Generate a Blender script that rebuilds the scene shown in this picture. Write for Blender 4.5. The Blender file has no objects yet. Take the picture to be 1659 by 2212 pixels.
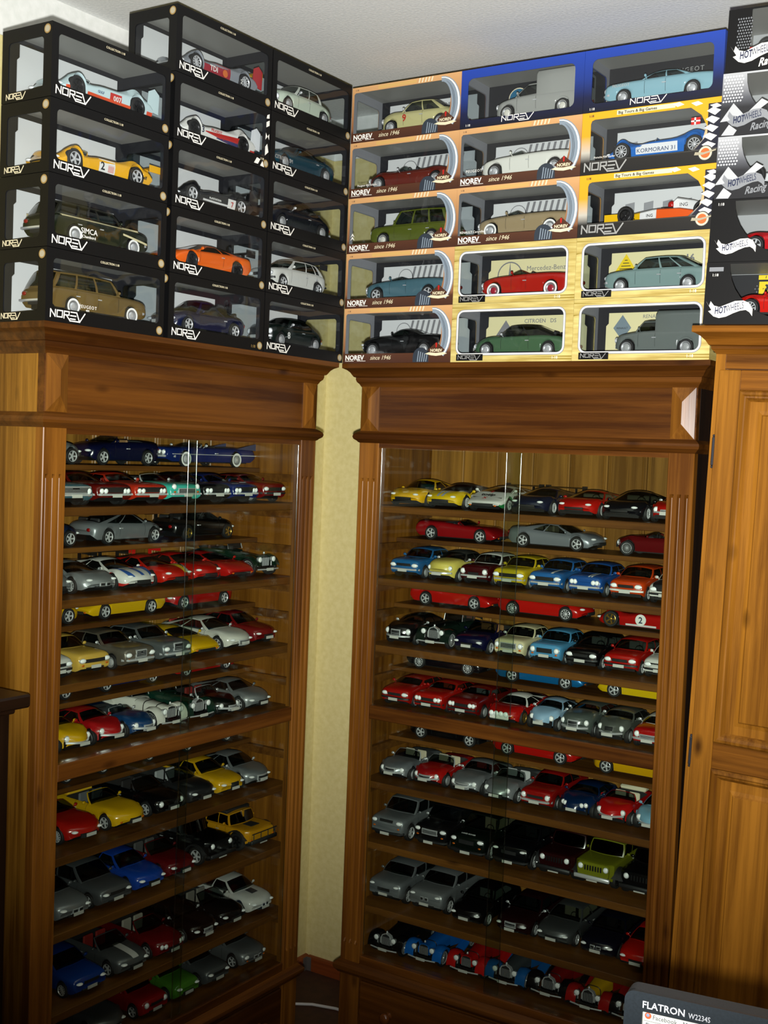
import bpy, bmesh, math, random
import numpy as np
from mathutils import Matrix, Vector

S = bpy.context.scene
COL = S.collection
random.seed(7)
PI = math.pi

# ---------------------------------------------------------------- camera, world, lights, exposure
CAM = (2.1967, -3.0159, 1.6046)
cd = bpy.data.cameras.new('camera')
cd.sensor_fit = 'VERTICAL'; cd.sensor_height = 36.0; cd.lens = 2634.65 / 2212 * 36.0
cd.clip_start = .02; cd.clip_end = 50
cam = bpy.data.objects.new('camera', cd); COL.objects.link(cam)
cam.location = CAM; cam.rotation_euler = (1.5229, -0.0385, 0.5802)
S.camera = cam

w = bpy.data.worlds.new('room_ambience'); S.world = w; w.use_nodes = True
w.node_tree.nodes['Background'].inputs[0].default_value = (.80, .86, 1, 1)
w.node_tree.nodes['Background'].inputs[1].default_value = .03

def lamp(name, kind, loc, power, col=(1, 1, 1), aim=None, **k):
    l = bpy.data.lights.new(name, kind); l.energy = power; l.color = col
    for a, b in k.items(): setattr(l, a, b)
    o = bpy.data.objects.new(name, l); COL.objects.link(o); o.location = loc
    if aim is not None:
        o.rotation_euler = (Vector(aim) - Vector(loc)).to_track_quat('-Z', 'Y').to_euler()
    return o
# the camera's own flash, just under the lens, its beam pointing a little high
lamp('camera_flash', 'SPOT', (2.185, -3.005, 1.555), 560, (1, .985, .95), aim=(.72, -.25, 2.36),
     spot_size=math.radians(90), spot_blend=1.0, shadow_soft_size=.014)
# three warm bulbs of the room's ceiling lamp behind the photographer
for k, (lx, ly) in enumerate([(1.75, -2.75), (1.95, -2.5), (1.6, -2.5)]):
    lamp('ceiling_bulb', 'POINT', (lx, ly, 2.3), 1.6, (1, .62, .3), shadow_soft_size=.025)

vs = S.view_settings
vs.view_transform = 'Standard'; vs.look = 'None'; vs.gamma = 1.0; vs.exposure = 0.0
vs.use_curve_mapping = False
cy = S.cycles
cy.max_bounces = 10; cy.diffuse_bounces = 3; cy.glossy_bounces = 4; cy.transmission_bounces = 4
cy.transparent_max_bounces = 40; cy.caustics_reflective = False; cy.caustics_refractive = False
cy.sample_clamp_indirect = 3.0

# ---------------------------------------------------------------- colours and materials
def lin(h):
    if not isinstance(h, str): return tuple(h)[:3]
    h = h.lstrip('#'); o = []
    for i in (0, 2, 4):
        c = int(h[i:i + 2], 16) / 255
        o.append(c / 12.92 if c <= .04045 else ((c + .055) / 1.055) ** 2.4)
    return tuple(o)

MC = {}
def mat(name, col, rough=.5, metal=0.0, coat=0.0, spec=.5, emit=0.0):
    key = (name, col, rough, metal, coat, spec, emit)
    if key in MC: return MC[key]
    m = bpy.data.materials.new(name); m.use_nodes = True
    b = m.node_tree.nodes['Principled BSDF']
    c = lin(col) + (1,)
    b.inputs['Base Color'].default_value = c
    b.inputs['Roughness'].default_value = rough; b.inputs['Metallic'].default_value = metal
    b.inputs['Coat Weight'].default_value = coat; b.inputs['Coat Roughness'].default_value = .06
    b.inputs['Specular IOR Level'].default_value = spec
    if emit:
        b.inputs['Emission Color'].default_value = c; b.inputs['Emission Strength'].default_value = emit
    MC[key] = m
    return m
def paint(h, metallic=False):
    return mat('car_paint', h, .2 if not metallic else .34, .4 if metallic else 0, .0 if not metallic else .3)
def nodes(m): return m.node_tree.nodes, m.node_tree.links

def glass(name, tint, gloss_rough=.02, base=.05, bump=0.0, bscale=30):
    """thin pane: tinted see-through with a mirror coat that grows at grazing angles"""
    key = (name, tint, base, bump)
    if key in MC: return MC[key]
    m = bpy.data.materials.new(name); m.use_nodes = True
    n, l = nodes(m); n.clear()
    out = n.new('ShaderNodeOutputMaterial'); mix = n.new('ShaderNodeMixShader')
    tr = n.new('ShaderNodeBsdfTransparent'); gl = n.new('ShaderNodeBsdfGlossy')
    tr.inputs[0].default_value = lin(tint) + (1,)
    gl.inputs['Roughness'].default_value = gloss_rough
    lw = n.new('ShaderNodeLayerWeight')                      # facing is the same from both sides of a pane
    pw = n.new('ShaderNodeMath'); pw.operation = 'POWER'; pw.inputs[1].default_value = 5
    ad = n.new('ShaderNodeMath'); ad.operation = 'MULTIPLY_ADD'; ad.inputs[1].default_value = .9 * base; ad.inputs[2].default_value = .04 * base
    l.new(lw.outputs['Facing'], pw.inputs[0]); l.new(pw.outputs[0], ad.inputs[0])
    l.new(ad.outputs[0], mix.inputs[0]); l.new(tr.outputs[0], mix.inputs[1]); l.new(gl.outputs[0], mix.inputs[2])
    if bump:
        tc = n.new('ShaderNodeTexCoord'); nz = n.new('ShaderNodeTexNoise'); bp = n.new('ShaderNodeBump')
        nz.inputs['Scale'].default_value = bscale; nz.inputs['Detail'].default_value = 2
        bp.inputs['Strength'].default_value = bump; bp.inputs['Distance'].default_value = .01
        l.new(tc.outputs['Object'], nz.inputs['Vector']); l.new(nz.outputs[0], bp.inputs['Height'])
        l.new(bp.outputs[0], gl.inputs['Normal'])
    l.new(mix.outputs[0], out.inputs[0])
    MC[key] = m
    return m

def wood(name, axis, dark, light, rough=.32, knots=True, vary=.3, scale=1.0, kt=.72):
    """pine stained brown: grain stretched along one axis, knots, a shift per board"""
    m = bpy.data.materials.new(name); m.use_nodes = True
    n, l = nodes(m); b = n['Principled BSDF']
    tc = n.new('ShaderNodeTexCoord'); oi = n.new('ShaderNodeObjectInfo')
    off = n.new('ShaderNodeVectorMath'); off.operation = 'ADD'
    mul = n.new('ShaderNodeVectorMath'); mul.operation = 'SCALE'; mul.inputs[0].default_value = (7.3, 3.1, 5.7)
    l.new(oi.outputs['Random'], mul.inputs['Scale'])
    l.new(tc.outputs['Object'], off.inputs[0]); l.new(mul.outputs[0], off.inputs[1])
    def mapped(along, across):
        mp = n.new('ShaderNodeMapping')
        sc = [across * scale] * 3; sc['XYZ'.index(axis)] = along * scale
        mp.inputs['Scale'].default_value = sc
        l.new(off.outputs[0], mp.inputs['Vector']); return mp
    m1 = mapped(1.8, 62); n1 = n.new('ShaderNodeTexNoise'); n1.inputs['Scale'].default_value = 1.0
    n1.inputs['Detail'].default_value = 6; n1.inputs['Roughness'].default_value = .68; n1.inputs['Distortion'].default_value = .35
    l.new(m1.outputs[0], n1.inputs['Vector'])
    m2 = mapped(1.1, 13); n2 = n.new('ShaderNodeTexNoise'); n2.inputs['Scale'].default_value = 1.0
    n2.inputs['Detail'].default_value = 4; n2.inputs['Distortion'].default_value = .5
    l.new(m2.outputs[0], n2.inputs['Vector'])
    ad = n.new('ShaderNodeMath'); ad.operation = 'ADD'
    l.new(n1.outputs[0], ad.inputs[0]); l.new(n2.outputs[0], ad.inputs[1])
    r = n.new('ShaderNodeMapRange'); r.inputs['From Min'].default_value = .80; r.inputs['From Max'].default_value = 1.22
    l.new(ad.outputs[0], r.inputs['Value'])
    cr = n.new('ShaderNodeMix'); cr.data_type = 'RGBA'
    cr.inputs['A'].default_value = lin(dark) + (1,); cr.inputs['B'].default_value = lin(light) + (1,)
    l.new(r.outputs[0], cr.inputs['Factor'])
    last = cr.outputs['Result']
    if knots:
        m3 = mapped(6, 14); v = n.new('ShaderNodeTexVoronoi'); v.inputs['Scale'].default_value = 1.0
        l.new(m3.outputs[0], v.inputs['Vector'])
        r2 = n.new('ShaderNodeMapRange'); r2.inputs['From Min'].default_value = .04; r2.inputs['From Max'].default_value = .17
        r2.inputs['To Min'].default_value = .85; r2.inputs['To Max'].default_value = 0
        l.new(v.outputs['Distance'], r2.inputs['Value'])
        sel = n.new('ShaderNodeMath'); sel.operation = 'GREATER_THAN'; sel.inputs[1].default_value = kt
        sx = n.new('ShaderNodeSeparateColor'); l.new(v.outputs['Color'], sx.inputs[0]); l.new(sx.outputs[0], sel.inputs[0])
        mm = n.new('ShaderNodeMath'); mm.operation = 'MULTIPLY'; l.new(r2.outputs[0], mm.inputs[0]); l.new(sel.outputs[0], mm.inputs[1])
        kx = n.new('ShaderNodeMix'); kx.data_type = 'RGBA'; kx.inputs['B'].default_value = lin('#2a1304') + (1,)
        l.new(last, kx.inputs['A']); l.new(mm.outputs[0], kx.inputs['Factor']); last = kx.outputs['Result']
    hs = n.new('ShaderNodeHueSaturation'); rv = n.new('ShaderNodeMapRange')
    rv.inputs['To Min'].default_value = 1 - vary; rv.inputs['To Max'].default_value = 1 + vary
    l.new(oi.outputs['Random'], rv.inputs['Value']); l.new(rv.outputs[0], hs.inputs['Value']); l.new(last, hs.inputs['Color'])
    l.new(hs.outputs[0], b.inputs['Base Color'])
    b.inputs['Roughness'].default_value = rough; b.inputs['Specular IOR Level'].default_value = .25
    bp = n.new('ShaderNodeBump'); bp.inputs['Strength'].default_value = .12; bp.inputs['Distance'].default_value = .002
    l.new(n1.outputs[0], bp.inputs['Height']); l.new(bp.outputs[0], b.inputs['Normal'])
    return m

def noisy(name, a, bb, scale=40, rough=.8, bump=.3, dist=.004, detail=6, stretch=None):
    m = bpy.data.materials.new(name); m.use_nodes = True
    n, l = nodes(m); b = n['Principled BSDF']
    tc = n.new('ShaderNodeTexCoord'); nz = n.new('ShaderNodeTexNoise')
    nz.inputs['Scale'].default_value = scale; nz.inputs['Detail'].default_value = detail
    src = tc.outputs['Object']
    if stretch:
        mp = n.new('ShaderNodeMapping'); mp.inputs['Scale'].default_value = stretch
        l.new(src, mp.inputs['Vector']); src = mp.outputs[0]
    l.new(src, nz.inputs['Vector'])
    mx = n.new('ShaderNodeMix'); mx.data_type = 'RGBA'
    mx.inputs['A'].default_value = lin(a) + (1,); mx.inputs['B'].default_value = lin(bb) + (1,)
    rr = n.new('ShaderNodeMapRange'); rr.inputs['From Min'].default_value = .35; rr.inputs['From Max'].default_value = .65
    l.new(nz.outputs[0], rr.inputs['Value']); l.new(rr.outputs[0], mx.inputs['Factor'])
    l.new(mx.outputs['Result'], b.inputs['Base Color']); b.inputs['Roughness'].default_value = rough
    if bump:
        bp = n.new('ShaderNodeBump'); bp.inputs['Strength'].default_value = bump; bp.inputs['Distance'].default_value = dist
        l.new(nz.outputs[0], bp.inputs['Height']); l.new(bp.outputs[0], b.inputs['Normal'])
    return m

def ramp_mat(name, axis, stops, rough=.45, lo=0.0, hi=.1378):
    """printed card: a colour ramp along one object axis (print, not light)"""
    m = bpy.data.materials.new(name); m.use_nodes = True
    n, l = nodes(m); b = n['Principled BSDF']
    tc = n.new('ShaderNodeTexCoord'); sp = n.new('ShaderNodeSeparateXYZ'); l.new(tc.outputs['Object'], sp.inputs[0])
    mr = n.new('ShaderNodeMapRange'); mr.inputs['From Min'].default_value = lo; mr.inputs['From Max'].default_value = hi
    l.new(sp.outputs['XYZ'.index(axis)], mr.inputs['Value'])
    cr = n.new('ShaderNodeValToRGB'); e = cr.color_ramp.elements
    e[0].position = stops[0][0]; e[0].color = lin(stops[0][1]) + (1,)
    e[1].position = stops[-1][0]; e[1].color = lin(stops[-1][1]) + (1,)
    for p, c in stops[1:-1]:
        x = e.new(p); x.color = lin(c) + (1,)
    l.new(mr.outputs[0], cr.inputs[0]); l.new(cr.outputs[0], b.inputs['Base Color'])
    b.inputs['Roughness'].default_value = rough
    return m

FR_Z = wood('stained_pine_upright', 'Z', '#4f2c0a', '#7e5019', vary=.12)
FR_X = wood('stained_pine_rail', 'X', '#381c06', '#603810', vary=.12)
FR_Y = wood('stained_pine_end_rail', 'Y', '#3a1e08', '#5f3a12', vary=.12)
SH_X = wood('dark_stained_shelf', 'X', '#48290d', '#6b4318', vary=.15, rough=.4)
SH_Z = wood('gap_shaded_side', 'Z', '#150a03', '#241205', vary=.05, rough=.6)  # side panel facing the wardrobe: the narrow gap's shade is put into its colour
PL_Z = wood('pine_lining_board', 'Z', '#5f3d12', '#8d6228', vary=.16, rough=.4)
SD_Z = wood('side_panel_pine', 'Z', '#553409', '#966a26', vary=.06, rough=.3, kt=.55)
WD_Z = wood('honey_pine_upright', 'Z', '#56310a', '#94611d', vary=.08, rough=.3, kt=.45)
WD_X = wood('honey_pine_rail', 'X', '#4b2a08', '#804f17', vary=.08, rough=.3, kt=.66)
BRN = mat('turned_dark_knob', '#5a300f', .3)
BLK = mat('black_plastic', '#0a0a0b', .45)
DKG = mat('dark_grey_plastic', '#1c1d1f', .5)
CHR = mat('chrome', '#d6d9dc', .22, .55)
SILV = mat('silver_rim', '#c4c6c8', .28, .35)
RUB = mat('tyre_rubber', '#0d0d0e', .7)
WHT = mat('white_print', '#e4e4e0', .5)
PLATE = mat('white_plate', '#b4b4ae', .5)
AMB = mat('amber_lens', '#b8560d', .2)
REDL = mat('red_lens', '#7d0a08', .2)
LENS = mat('clear_lamp_lens', '#eef1f2', .12, 0, .5)
DARKHOLE = mat('dark_recess', '#060607', .8)
PANE = glass('cabinet_pane', '#f4f8f4', .02, .55)
FILM = glass('clear_window_film', '#eef1f2', .035, .9, bump=.22, bscale=9)
AUTO = glass('car_glazing', '#9aa39f', .05, 1.4)
AUTOD = glass('dark_car_glazing', '#3c4142', .05, 1.4)

# ---------------------------------------------------------------- mesh helpers
def smooth_interp(pts):
    xs = np.array([p[0] for p in pts], float); ys = np.array([p[1] for p in pts], float)
    h = np.diff(xs); d = np.diff(ys) / h
    m = np.zeros(len(xs)); m[0] = d[0]; m[-1] = d[-1]
    for i in range(1, len(xs) - 1):
        if d[i - 1] * d[i] > 0:
            w1 = 2 * h[i] + h[i - 1]; w2 = h[i] + 2 * h[i - 1]
            m[i] = (w1 + w2) / (w1 / d[i - 1] + w2 / d[i])
    def f(t):
        t = min(max(t, xs[0]), xs[-1]); i = int(min(max(np.searchsorted(xs, t) - 1, 0), len(xs) - 2))
        s = (t - xs[i]) / h[i]
        return float((2*s**3-3*s**2+1)*ys[i] + (s**3-2*s**2+s)*h[i]*m[i] + (-2*s**3+3*s**2)*ys[i+1] + (s**3-s**2)*h[i]*m[i+1])
    return f

class MB:
    def __init__(s): s.v = []; s.f = []; s.m = []
    def face(s, pts, m=0):
        b = len(s.v); s.v += [tuple(p) for p in pts]; s.f.append(tuple(range(b, b + len(pts)))); s.m.append(m)
    def box(s, x0, x1, y0, y1, z0, z1, m=0):
        b = len(s.v)
        s.v += [(x0,y0,z0),(x1,y0,z0),(x1,y1,z0),(x0,y1,z0),(x0,y0,z1),(x1,y0,z1),(x1,y1,z1),(x0,y1,z1)]
        for q in ((0,3,2,1),(4,5,6,7),(0,1,5,4),(1,2,6,5),(2,3,7,6),(3,0,4,7)):
            s.f.append(tuple(b + i for i in q)); s.m.append(m)
    def rbox(s, x0, x1, y0, y1, z0, z1, r=.002, m=0):
        """box with chamfered edges"""
        b = len(s.v); xs = (x0, x0 + r, x1 - r, x1); ys = (y0, y0 + r, y1 - r, y1); zs = (z0, z0 + r, z1 - r, z1)
        idx = {}
        def P(i, j, k):
            if (i, j, k) not in idx: idx[(i, j, k)] = len(s.v); s.v.append((xs[i], ys[j], zs[k]))
            return idx[(i, j, k)]
        F = []
        for e in (0, 3):
            F.append([P(e,1,1),P(e,2,1),P(e,2,2),P(e,1,2)]); F.append([P(1,e,1),P(2,e,1),P(2,e,2),P(1,e,2)]); F.append([P(1,1,e),P(2,1,e),P(2,2,e),P(1,2,e)])
        n_ = {0: 1, 3: 2}
        for a in (0, 3):
            for c in (0, 3):
                A, Cc = n_[a], n_[c]
                F.append([P(a,Cc,1),P(a,Cc,2),P(A,c,2),P(A,c,1)])
                F.append([P(a,1,Cc),P(a,2,Cc),P(A,2,c),P(A,1,c)])
                F.append([P(1,a,Cc),P(2,a,Cc),P(2,A,c),P(1,A,c)])
                for d in (0, 3):
                    D = n_[d]; F.append([P(a,Cc,D),P(A,c,D),P(A,Cc,d)])
        for q in F: s.f.append(tuple(q)); s.m.append(m)
    def grid(s, rows, m=0, close=False, tags=None):
        b = len(s.v); nr = len(rows); nc = len(rows[0])
        for r in rows: s.v += [tuple(p) for p in r]
        for i in range(nr - 1):
            for j in range(nc if close else nc - 1):
                k = (j + 1) % nc
                s.f.append((b+i*nc+j, b+i*nc+k, b+(i+1)*nc+k, b+(i+1)*nc+j)); s.m.append(tags(i, j) if tags else m)
    def lathe(s, prof, c=(0,0,0), axis='Y', seg=20, m=0, ms=None, sq=(1, 1)):
        rows = []
        for r, h in prof:
            row = []
            for k in range(seg):
                a = 2*PI*k/seg; p, q = r*math.cos(a)*sq[0], r*math.sin(a)*sq[1]
                row.append({'Y': (c[0]+p, c[1]+h, c[2]+q), 'Z': (c[0]+p, c[1]+q, c[2]+h), 'X': (c[0]+h, c[1]+p, c[2]+q)}[axis])
            rows.append(row)
        s.grid(rows, m, True, tags=(lambda i, j: ms[i]) if ms else None)
    def ball(s, c, r, sc=(1, 1, 1), seg=12, rings=7, m=0):
        rows = []
        for i in range(rings + 1):
            a = PI*i/rings; rr = max(math.sin(a), .001)
            rows.append([(c[0]+r*sc[0]*rr*math.cos(2*PI*k/seg), c[1]+r*sc[1]*rr*math.sin(2*PI*k/seg), c[2]+r*sc[2]*math.cos(a)) for k in range(seg)])
        s.grid(rows, m, True)
    def tube(s, path, r, seg=8, m=0):
        rows = []
        for i, p in enumerate(path):
            p = Vector(p); d = (Vector(path[min(i+1, len(path)-1)]) - Vector(path[max(i-1, 0)])).normalized()
            u = d.orthogonal().normalized() if abs(d.z) > .95 else Vector((0,0,1)).cross(d).normalized(); v = d.cross(u)
            rows.append([p + r*(u*math.cos(2*PI*k/seg) + v*math.sin(2*PI*k/seg)) for k in range(seg)])
        s.grid(rows, m, True)
        s.face(rows[0], m); s.face(rows[-1][::-1], m)
    def prism(s, poly, fn, t0, t1, m=0):
        """poly of 2-D points pushed through fn(u, v, t) between t0 and t1"""
        a = [fn(u, v, t0) for u, v in poly]; c = [fn(u, v, t1) for u, v in poly]
        s.face(a[::-1], m); s.face(c, m); nn = len(poly)
        for i in range(nn): s.face((a[i], a[(i+1) % nn], c[(i+1) % nn], c[i]), m)
    def mesh(s, name, mats, ang=35, weld=True):
        me = bpy.data.meshes.new(name); me.from_pydata(s.v, [], s.f); me.update()
        for m_ in mats: me.materials.append(m_)
        if len(mats) > 1: me.polygons.foreach_set('material_index', s.m)
        bm = bmesh.new(); bm.from_mesh(me)
        if weld: bmesh.ops.remove_doubles(bm, verts=bm.verts, dist=1e-5)
        bmesh.ops.recalc_face_normals(bm, faces=bm.faces)
        bm.to_mesh(me); bm.free()
        if ang:
            me.polygons.foreach_set('use_smooth', [True] * len(me.polygons))
            me.set_sharp_from_angle(angle=math.radians(ang))
        return me
    def build(s, name, mats, parent=None, ang=35, weld=True, **k):
        if not isinstance(mats, (list, tuple)): mats = [mats]
        return put(name, s.mesh(name, mats, ang, weld), parent, **k)

def put(name, me, parent=None, loc=None, rot=None, scale=None, label=None):
    o = bpy.data.objects.new(name, me); COL.objects.link(o)
    if parent: o.parent = parent
    if loc is not None: o.location = loc
    if rot is not None: o.rotation_euler = rot
    if scale is not None: o.scale = scale
    if label: o['label'] = label
    return o
def thing(name, label, cat, group=None, loc=(0, 0, 0), rz=0, o=None):
    if o is None: o = bpy.data.objects.new(name, None); COL.objects.link(o); o.empty_display_size = .05
    o.location = loc; o.rotation_euler = (0, 0, rz); o['label'] = label; o['category'] = cat
    if group: o['group'] = group
    return o
def struct(name, mb, m, parent=None, **k):
    o = mb.build(name, m, parent, **k)
    if not parent: o['kind'] = 'structure'
    return o
def dup(root):
    r = root.copy(); COL.objects.link(r)
    for ch in root.children:
        c = ch.copy(); COL.objects.link(c); c.parent = r
        for g in ch.children:
            d = g.copy(); COL.objects.link(d); d.parent = c
    return r

TC = {}
def text_mesh(body, size, bold=0.0, shear=0.0, align='LEFT', space=1.0, xs=1.0):
    key = (body, size, bold, shear, align, space, xs)
    if key in TC: return TC[key]
    cu = bpy.data.curves.new('lettering', 'FONT'); cu.body = body; cu.size = size; cu.offset = bold * size
    cu.shear = shear; cu.align_x = align; cu.space_character = space; cu.resolution_u = 2; cu.extrude = .00012
    ob = bpy.data.objects.new('lettering', cu)
    me = bpy.data.meshes.new_from_object(ob); bpy.data.objects.remove(ob); bpy.data.curves.remove(cu)
    me.name = 'lettering'
    if xs != 1.0:
        for v in me.vertices: v.co.x *= xs
    me.materials.clear()
    TC[key] = me
    return me
def lettering(body, size, m, parent, loc, rot=(PI/2, 0, 0), name='lettering', **k):
    if 'M' in body or 'W' in body: k['bold'] = 0
    me = text_mesh(body, size, **k)
    if not me.materials: me.materials.append(m)
    o = put(name, me, parent, loc, rot)
    if me.materials[0] != m:
        o.material_slots[0].link = 'OBJECT'; o.material_slots[0].material = m
    return o
# ---------------------------------------------------------------- the room
WALLM = noisy('yellow_wall_plaster', '#cfc389', '#c6b97c', 60, .9, .35, .003)
BANDM = noisy('white_wall_band', '#dfe1dd', '#d6d9d4', 50, .9, .25, .003)
CEILM = noisy('white_roughcast', '#e9ebe8', '#dcdfdd', 150, .95, .45, .002, 9)
FLOORM = noisy('brown_floor', '#4b2a19', '#3d2115', 30, .7, .1, .002)
BASEM = wood('red_brown_skirting', 'X', '#6b3114', '#8a4520', vary=.05)
def wall(name, x0, x1, y0, y1, z0, z1, m):
    b = MB(); b.box(x0, x1, y0, y1, z0, z1); return struct(name, b, m, ang=0)
wall('floor', 0, 4.2, -4.2, 0, -.1, 0, FLOORM)
wall('wall_left', -.1, 0, -4.2, .1, -.1, 2.6, WALLM)
wall('wall_back', 0, 4.2, 0, .1, -.1, 2.6, WALLM)
wall('ceiling', -.1, 4.2, -4.2, .1, 2.6, 2.7, CEILM)
wall('trim_1', 0, .003, -4.2, 0, 2.478, 2.6, BANDM)
wall('trim_2', .003, 4.2, -.003, 0, 2.478, 2.6, BANDM)
def skirting(name, fn):
    b = MB(); pr = [(0, 0), (.016, 0), (.016, .036), (.012, .041), (.005, .0435), (0, .0435)]
    b.prism(pr, fn, 0, 4.1); return struct(name, b, BASEM, ang=25)
skirting('baseboard_left', lambda u, v, t: (u, -t, v))
skirting('baseboard_back', lambda u, v, t: (.016 + t, -u, v))

# ---------------------------------------------------------------- display cabinets
W_, D_, PM = .88, .34, .059
def sweep3(b, prof, W, D):
    b.grid([[(-o, D, z), (-o, -o, z), (W + o, -o, z), (W + o, D, z)] for o, z in prof])
def pilaster_mesh(z0, z1):
    cs = [.0115, .0285, .0455]; zs = [z0, .332, .34, 1.532, 1.54, z1]; k_ = [0, 0, 1, 1, 0, 0]
    xs = [(0, .022, 0), (0, .0015, 0), (.0015, 0, 0)]
    for c in cs:
        for a in range(0, 9):
            t = -1 + a / 4; xs.append((c + .0044 * t, 0, .0075 * math.sqrt(max(0, 1 - t * t))))
    xs += [(PM - .0015, 0, 0), (PM, .0015, 0), (PM, .022, 0)]
    b = MB(); b.grid([[(x, y + d * k, z) for x, y, d in xs] for z, k in zip(zs, k_)])
    return b.mesh('pilaster', [FR_Z], 28)
PIL = pilaster_mesh(.2859, 1.634)
CROWN = [(.0, 1.772), (.002, 1.775), (.004, 1.779), (.009, 1.784), (.011, 1.790), (.011, 1.795), (.015, 1.7965), (.0175, 1.800), (.022, 1.8075), (.028, 1.813), (.034, 1.816), (.037, 1.8175), (.037, 1.8285), (.0355, 1.8293)]
ASTR = [(0, 1.630), (.003, 1.632), (.006, 1.6355), (.0085, 1.637), (.012, 1.640), (.0137, 1.6455), (.012, 1.651), (.0085, 1.654), (.006, 1.656), (0, 1.6595)]
BASM = [(0, .249), (.004, .251), (.008, .257), (.012, .261), (.0137, .266), (.0137, .272), (.010, .277), (.004, .283), (0, .286)]
FRONT = [1.472, 1.285, 1.112, .955, .757, .598, .430]           # full-depth shelves, tops
SX0, SX1 = .021, W_ - .021

def cabinet(label, loc, rz, rears):
    t = thing('display_cabinet', label, 'cabinet', None, loc, rz)
    def P(name, mb, m, ang=30): return mb.build(name, m, t, ang)
    for x0 in (0, W_ - PM): put('pilaster', PIL, t, (x0, 0, 0))
    for x0 in (0, W_ - .02):
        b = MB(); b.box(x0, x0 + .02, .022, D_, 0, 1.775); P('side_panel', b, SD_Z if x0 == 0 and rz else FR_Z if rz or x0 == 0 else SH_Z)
        xx = x0 + (.02 if x0 == 0 else 0); s = 1 if x0 == 0 else -1
        for z in FRONT:
            b = MB(); b.box(min(xx, xx + s*.014), max(xx, xx + s*.014), .035, D_ - .02, z - .040, z - .0185); P('shelf_batten', b, SH_X)
        for z in rears:
            b = MB(); b.box(min(xx, xx + s*.014), max(xx, xx + s*.014), .035, D_ - .02, z - .032, z - .0125); P('shelf_batten', b, SH_X)
    b = MB(); b.box(PM, W_ - PM, .002, .022, 1.6192, 1.640); P('top_rail', b, FR_X)
    b = MB(); b.box(.0, W_, .002, .020, 1.655, 1.776); P('frieze_board', b, FR_X)
    b = MB(); b.box(.021, W_ - .021, .022, D_, 1.622, 1.634); P('inner_top', b, SH_X)
    b = MB(); sweep3(b, ASTR, W_, D_); P('astragal_moulding', b, FR_X, 24)
    b = MB(); sweep3(b, CROWN, W_, D_); P('crown_moulding', b, FR_X, 24)
    b = MB(); b.box(-.0365, W_ + .0365, -.0365, D_, 1.821, 1.8293); P('top_board', b, FR_X)
    for x0 in (.003, W_ - .003 - .054):
        x1, z0, z1 = x0 + .054, 1.661, 1.773; xm, d = (x0 + x1) / 2, .0115; ins = .032
        b = MB(); A = [(x0, .002, z0), (x1, .002, z0), (x1, .002, z1), (x0, .002, z1)]
        B = [(x, y - .003, z) for x, y, z in A]; r0, r1 = (xm, -d, z0 + ins), (xm, -d, z1 - ins)
        for i in range(4): b.face((A[i], A[(i+1) % 4], B[(i+1) % 4], B[i]))
        b.face((B[0], B[1], r0)); b.face((B[1], B[2], r1, r0)); b.face((B[2], B[3], r1)); b.face((B[3], B[0], r0, r1))
        P('pyramid_block', b, FR_Z, 10)
    b = MB(); b.rbox(PM, W_ - PM, .001, .028, .9255, .9605, .002); P('middle_rail', b, FR_X)
    b = MB(); b.rbox(PM, W_ - PM, .001, .040, .284, .306, .002); P('sill_rail', b, FR_X)
    b = MB(); sweep3(b, BASM, W_, D_); P('base_moulding', b, FR_X, 24)
    b = MB(); b.box(SX0, SX1, .03, D_, .281, .298); P('shelf', b, SH_X)
    for z in FRONT:
        b = MB(); b.rbox(SX0, SX1, .030, D_ - .012, z - .018, z, .0012); P('shelf', b, SH_X)
    for z in rears:
        b = MB(); b.rbox(SX0, SX1, .160, D_ - .012, z - .012, z, .0012); P('raised_shelf', b, SH_X)
    n = 8; pw = (SX1 - SX0) / n
    for k in range(n):                                                    # tongue-and-groove back, beaded joints
        x0 = SX0 + k * pw; y = D_ - .011
        pr = [(.0006, 0), (.0006, -.004), (.003, -.006), (.006, -.006), (.0075, -.0035), (.0105, -.0035), (.012, -.006), (pw - .012, -.006), (pw - .0105, -.0035), (pw - .008, -.0035), (pw - .006, -.006), (pw - .003, -.006), (pw - .0006, -.004), (pw - .0006, 0)]
        b = MB(); b.prism(pr, lambda u, v, tt: (x0 + u, y + v, tt), .285, 1.63); P('back_board', b, PL_Z, 20)
    b = MB(); b.box(SX0, SX1, D_ - .010, D_ - .004, .28, 1.64); P('back_sheet', b, SH_X)
    b = MB(); b.box(.0, W_, .006, .024, .0, .250); P('plinth_board', b, FR_X)
    for x0 in (0, W_ - PM):
        b = MB(); b.rbox(x0, x0 + PM, 0, .02, .0, .250, .0015); P('plinth_post', b, FR_Z)
    dr = MB(); dr.rbox(PM + .006, W_ - PM - .006, -.003, .008, .095, .243, .003); dr = P('drawer', dr, FR_X)
    for x in (.157, .725):
        b = MB(); b.lathe([(.0001, -.030), (.009, -.0295), (.0135, -.026), (.0145, -.021), (.012, -.016), (.007, -.012), (.0075, -.006), (.010, -.003), (.010, -.002)], (x, 0, .176), 'Y', 16)
        b.build('knob', BRN, dr, 50)
    for z0, z1 in ((.961, 1.6185), (.307, .925)):                          # two sliding panes above, two below
        for x0, x1, y0, ex in ((PM + .001, .455, .0135, .455), (.420, W_ - PM - .001, .0065, .420)):
            b = MB(); b.box(x0, x1, y0, y0 + .004, z0, z1); g = P('glass_pane', b, PANE, 0)
            for e in (x0, x1):
                b = MB(); b.lathe([(.0012, z0 + .001), (.0012, z1 - .001)], (e, y0 + .002, 0), 'Z', 10); b.build('polished_edge', EDGE, g, 60)
    return t
EDGE = glass('polished_glass_edge', '#eef4f1', .12, 4.0)
RZL, RZR = [1.555, 1.375, 1.206, 1.038, .850], [1.383, 1.208, 1.038, .850]
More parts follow.
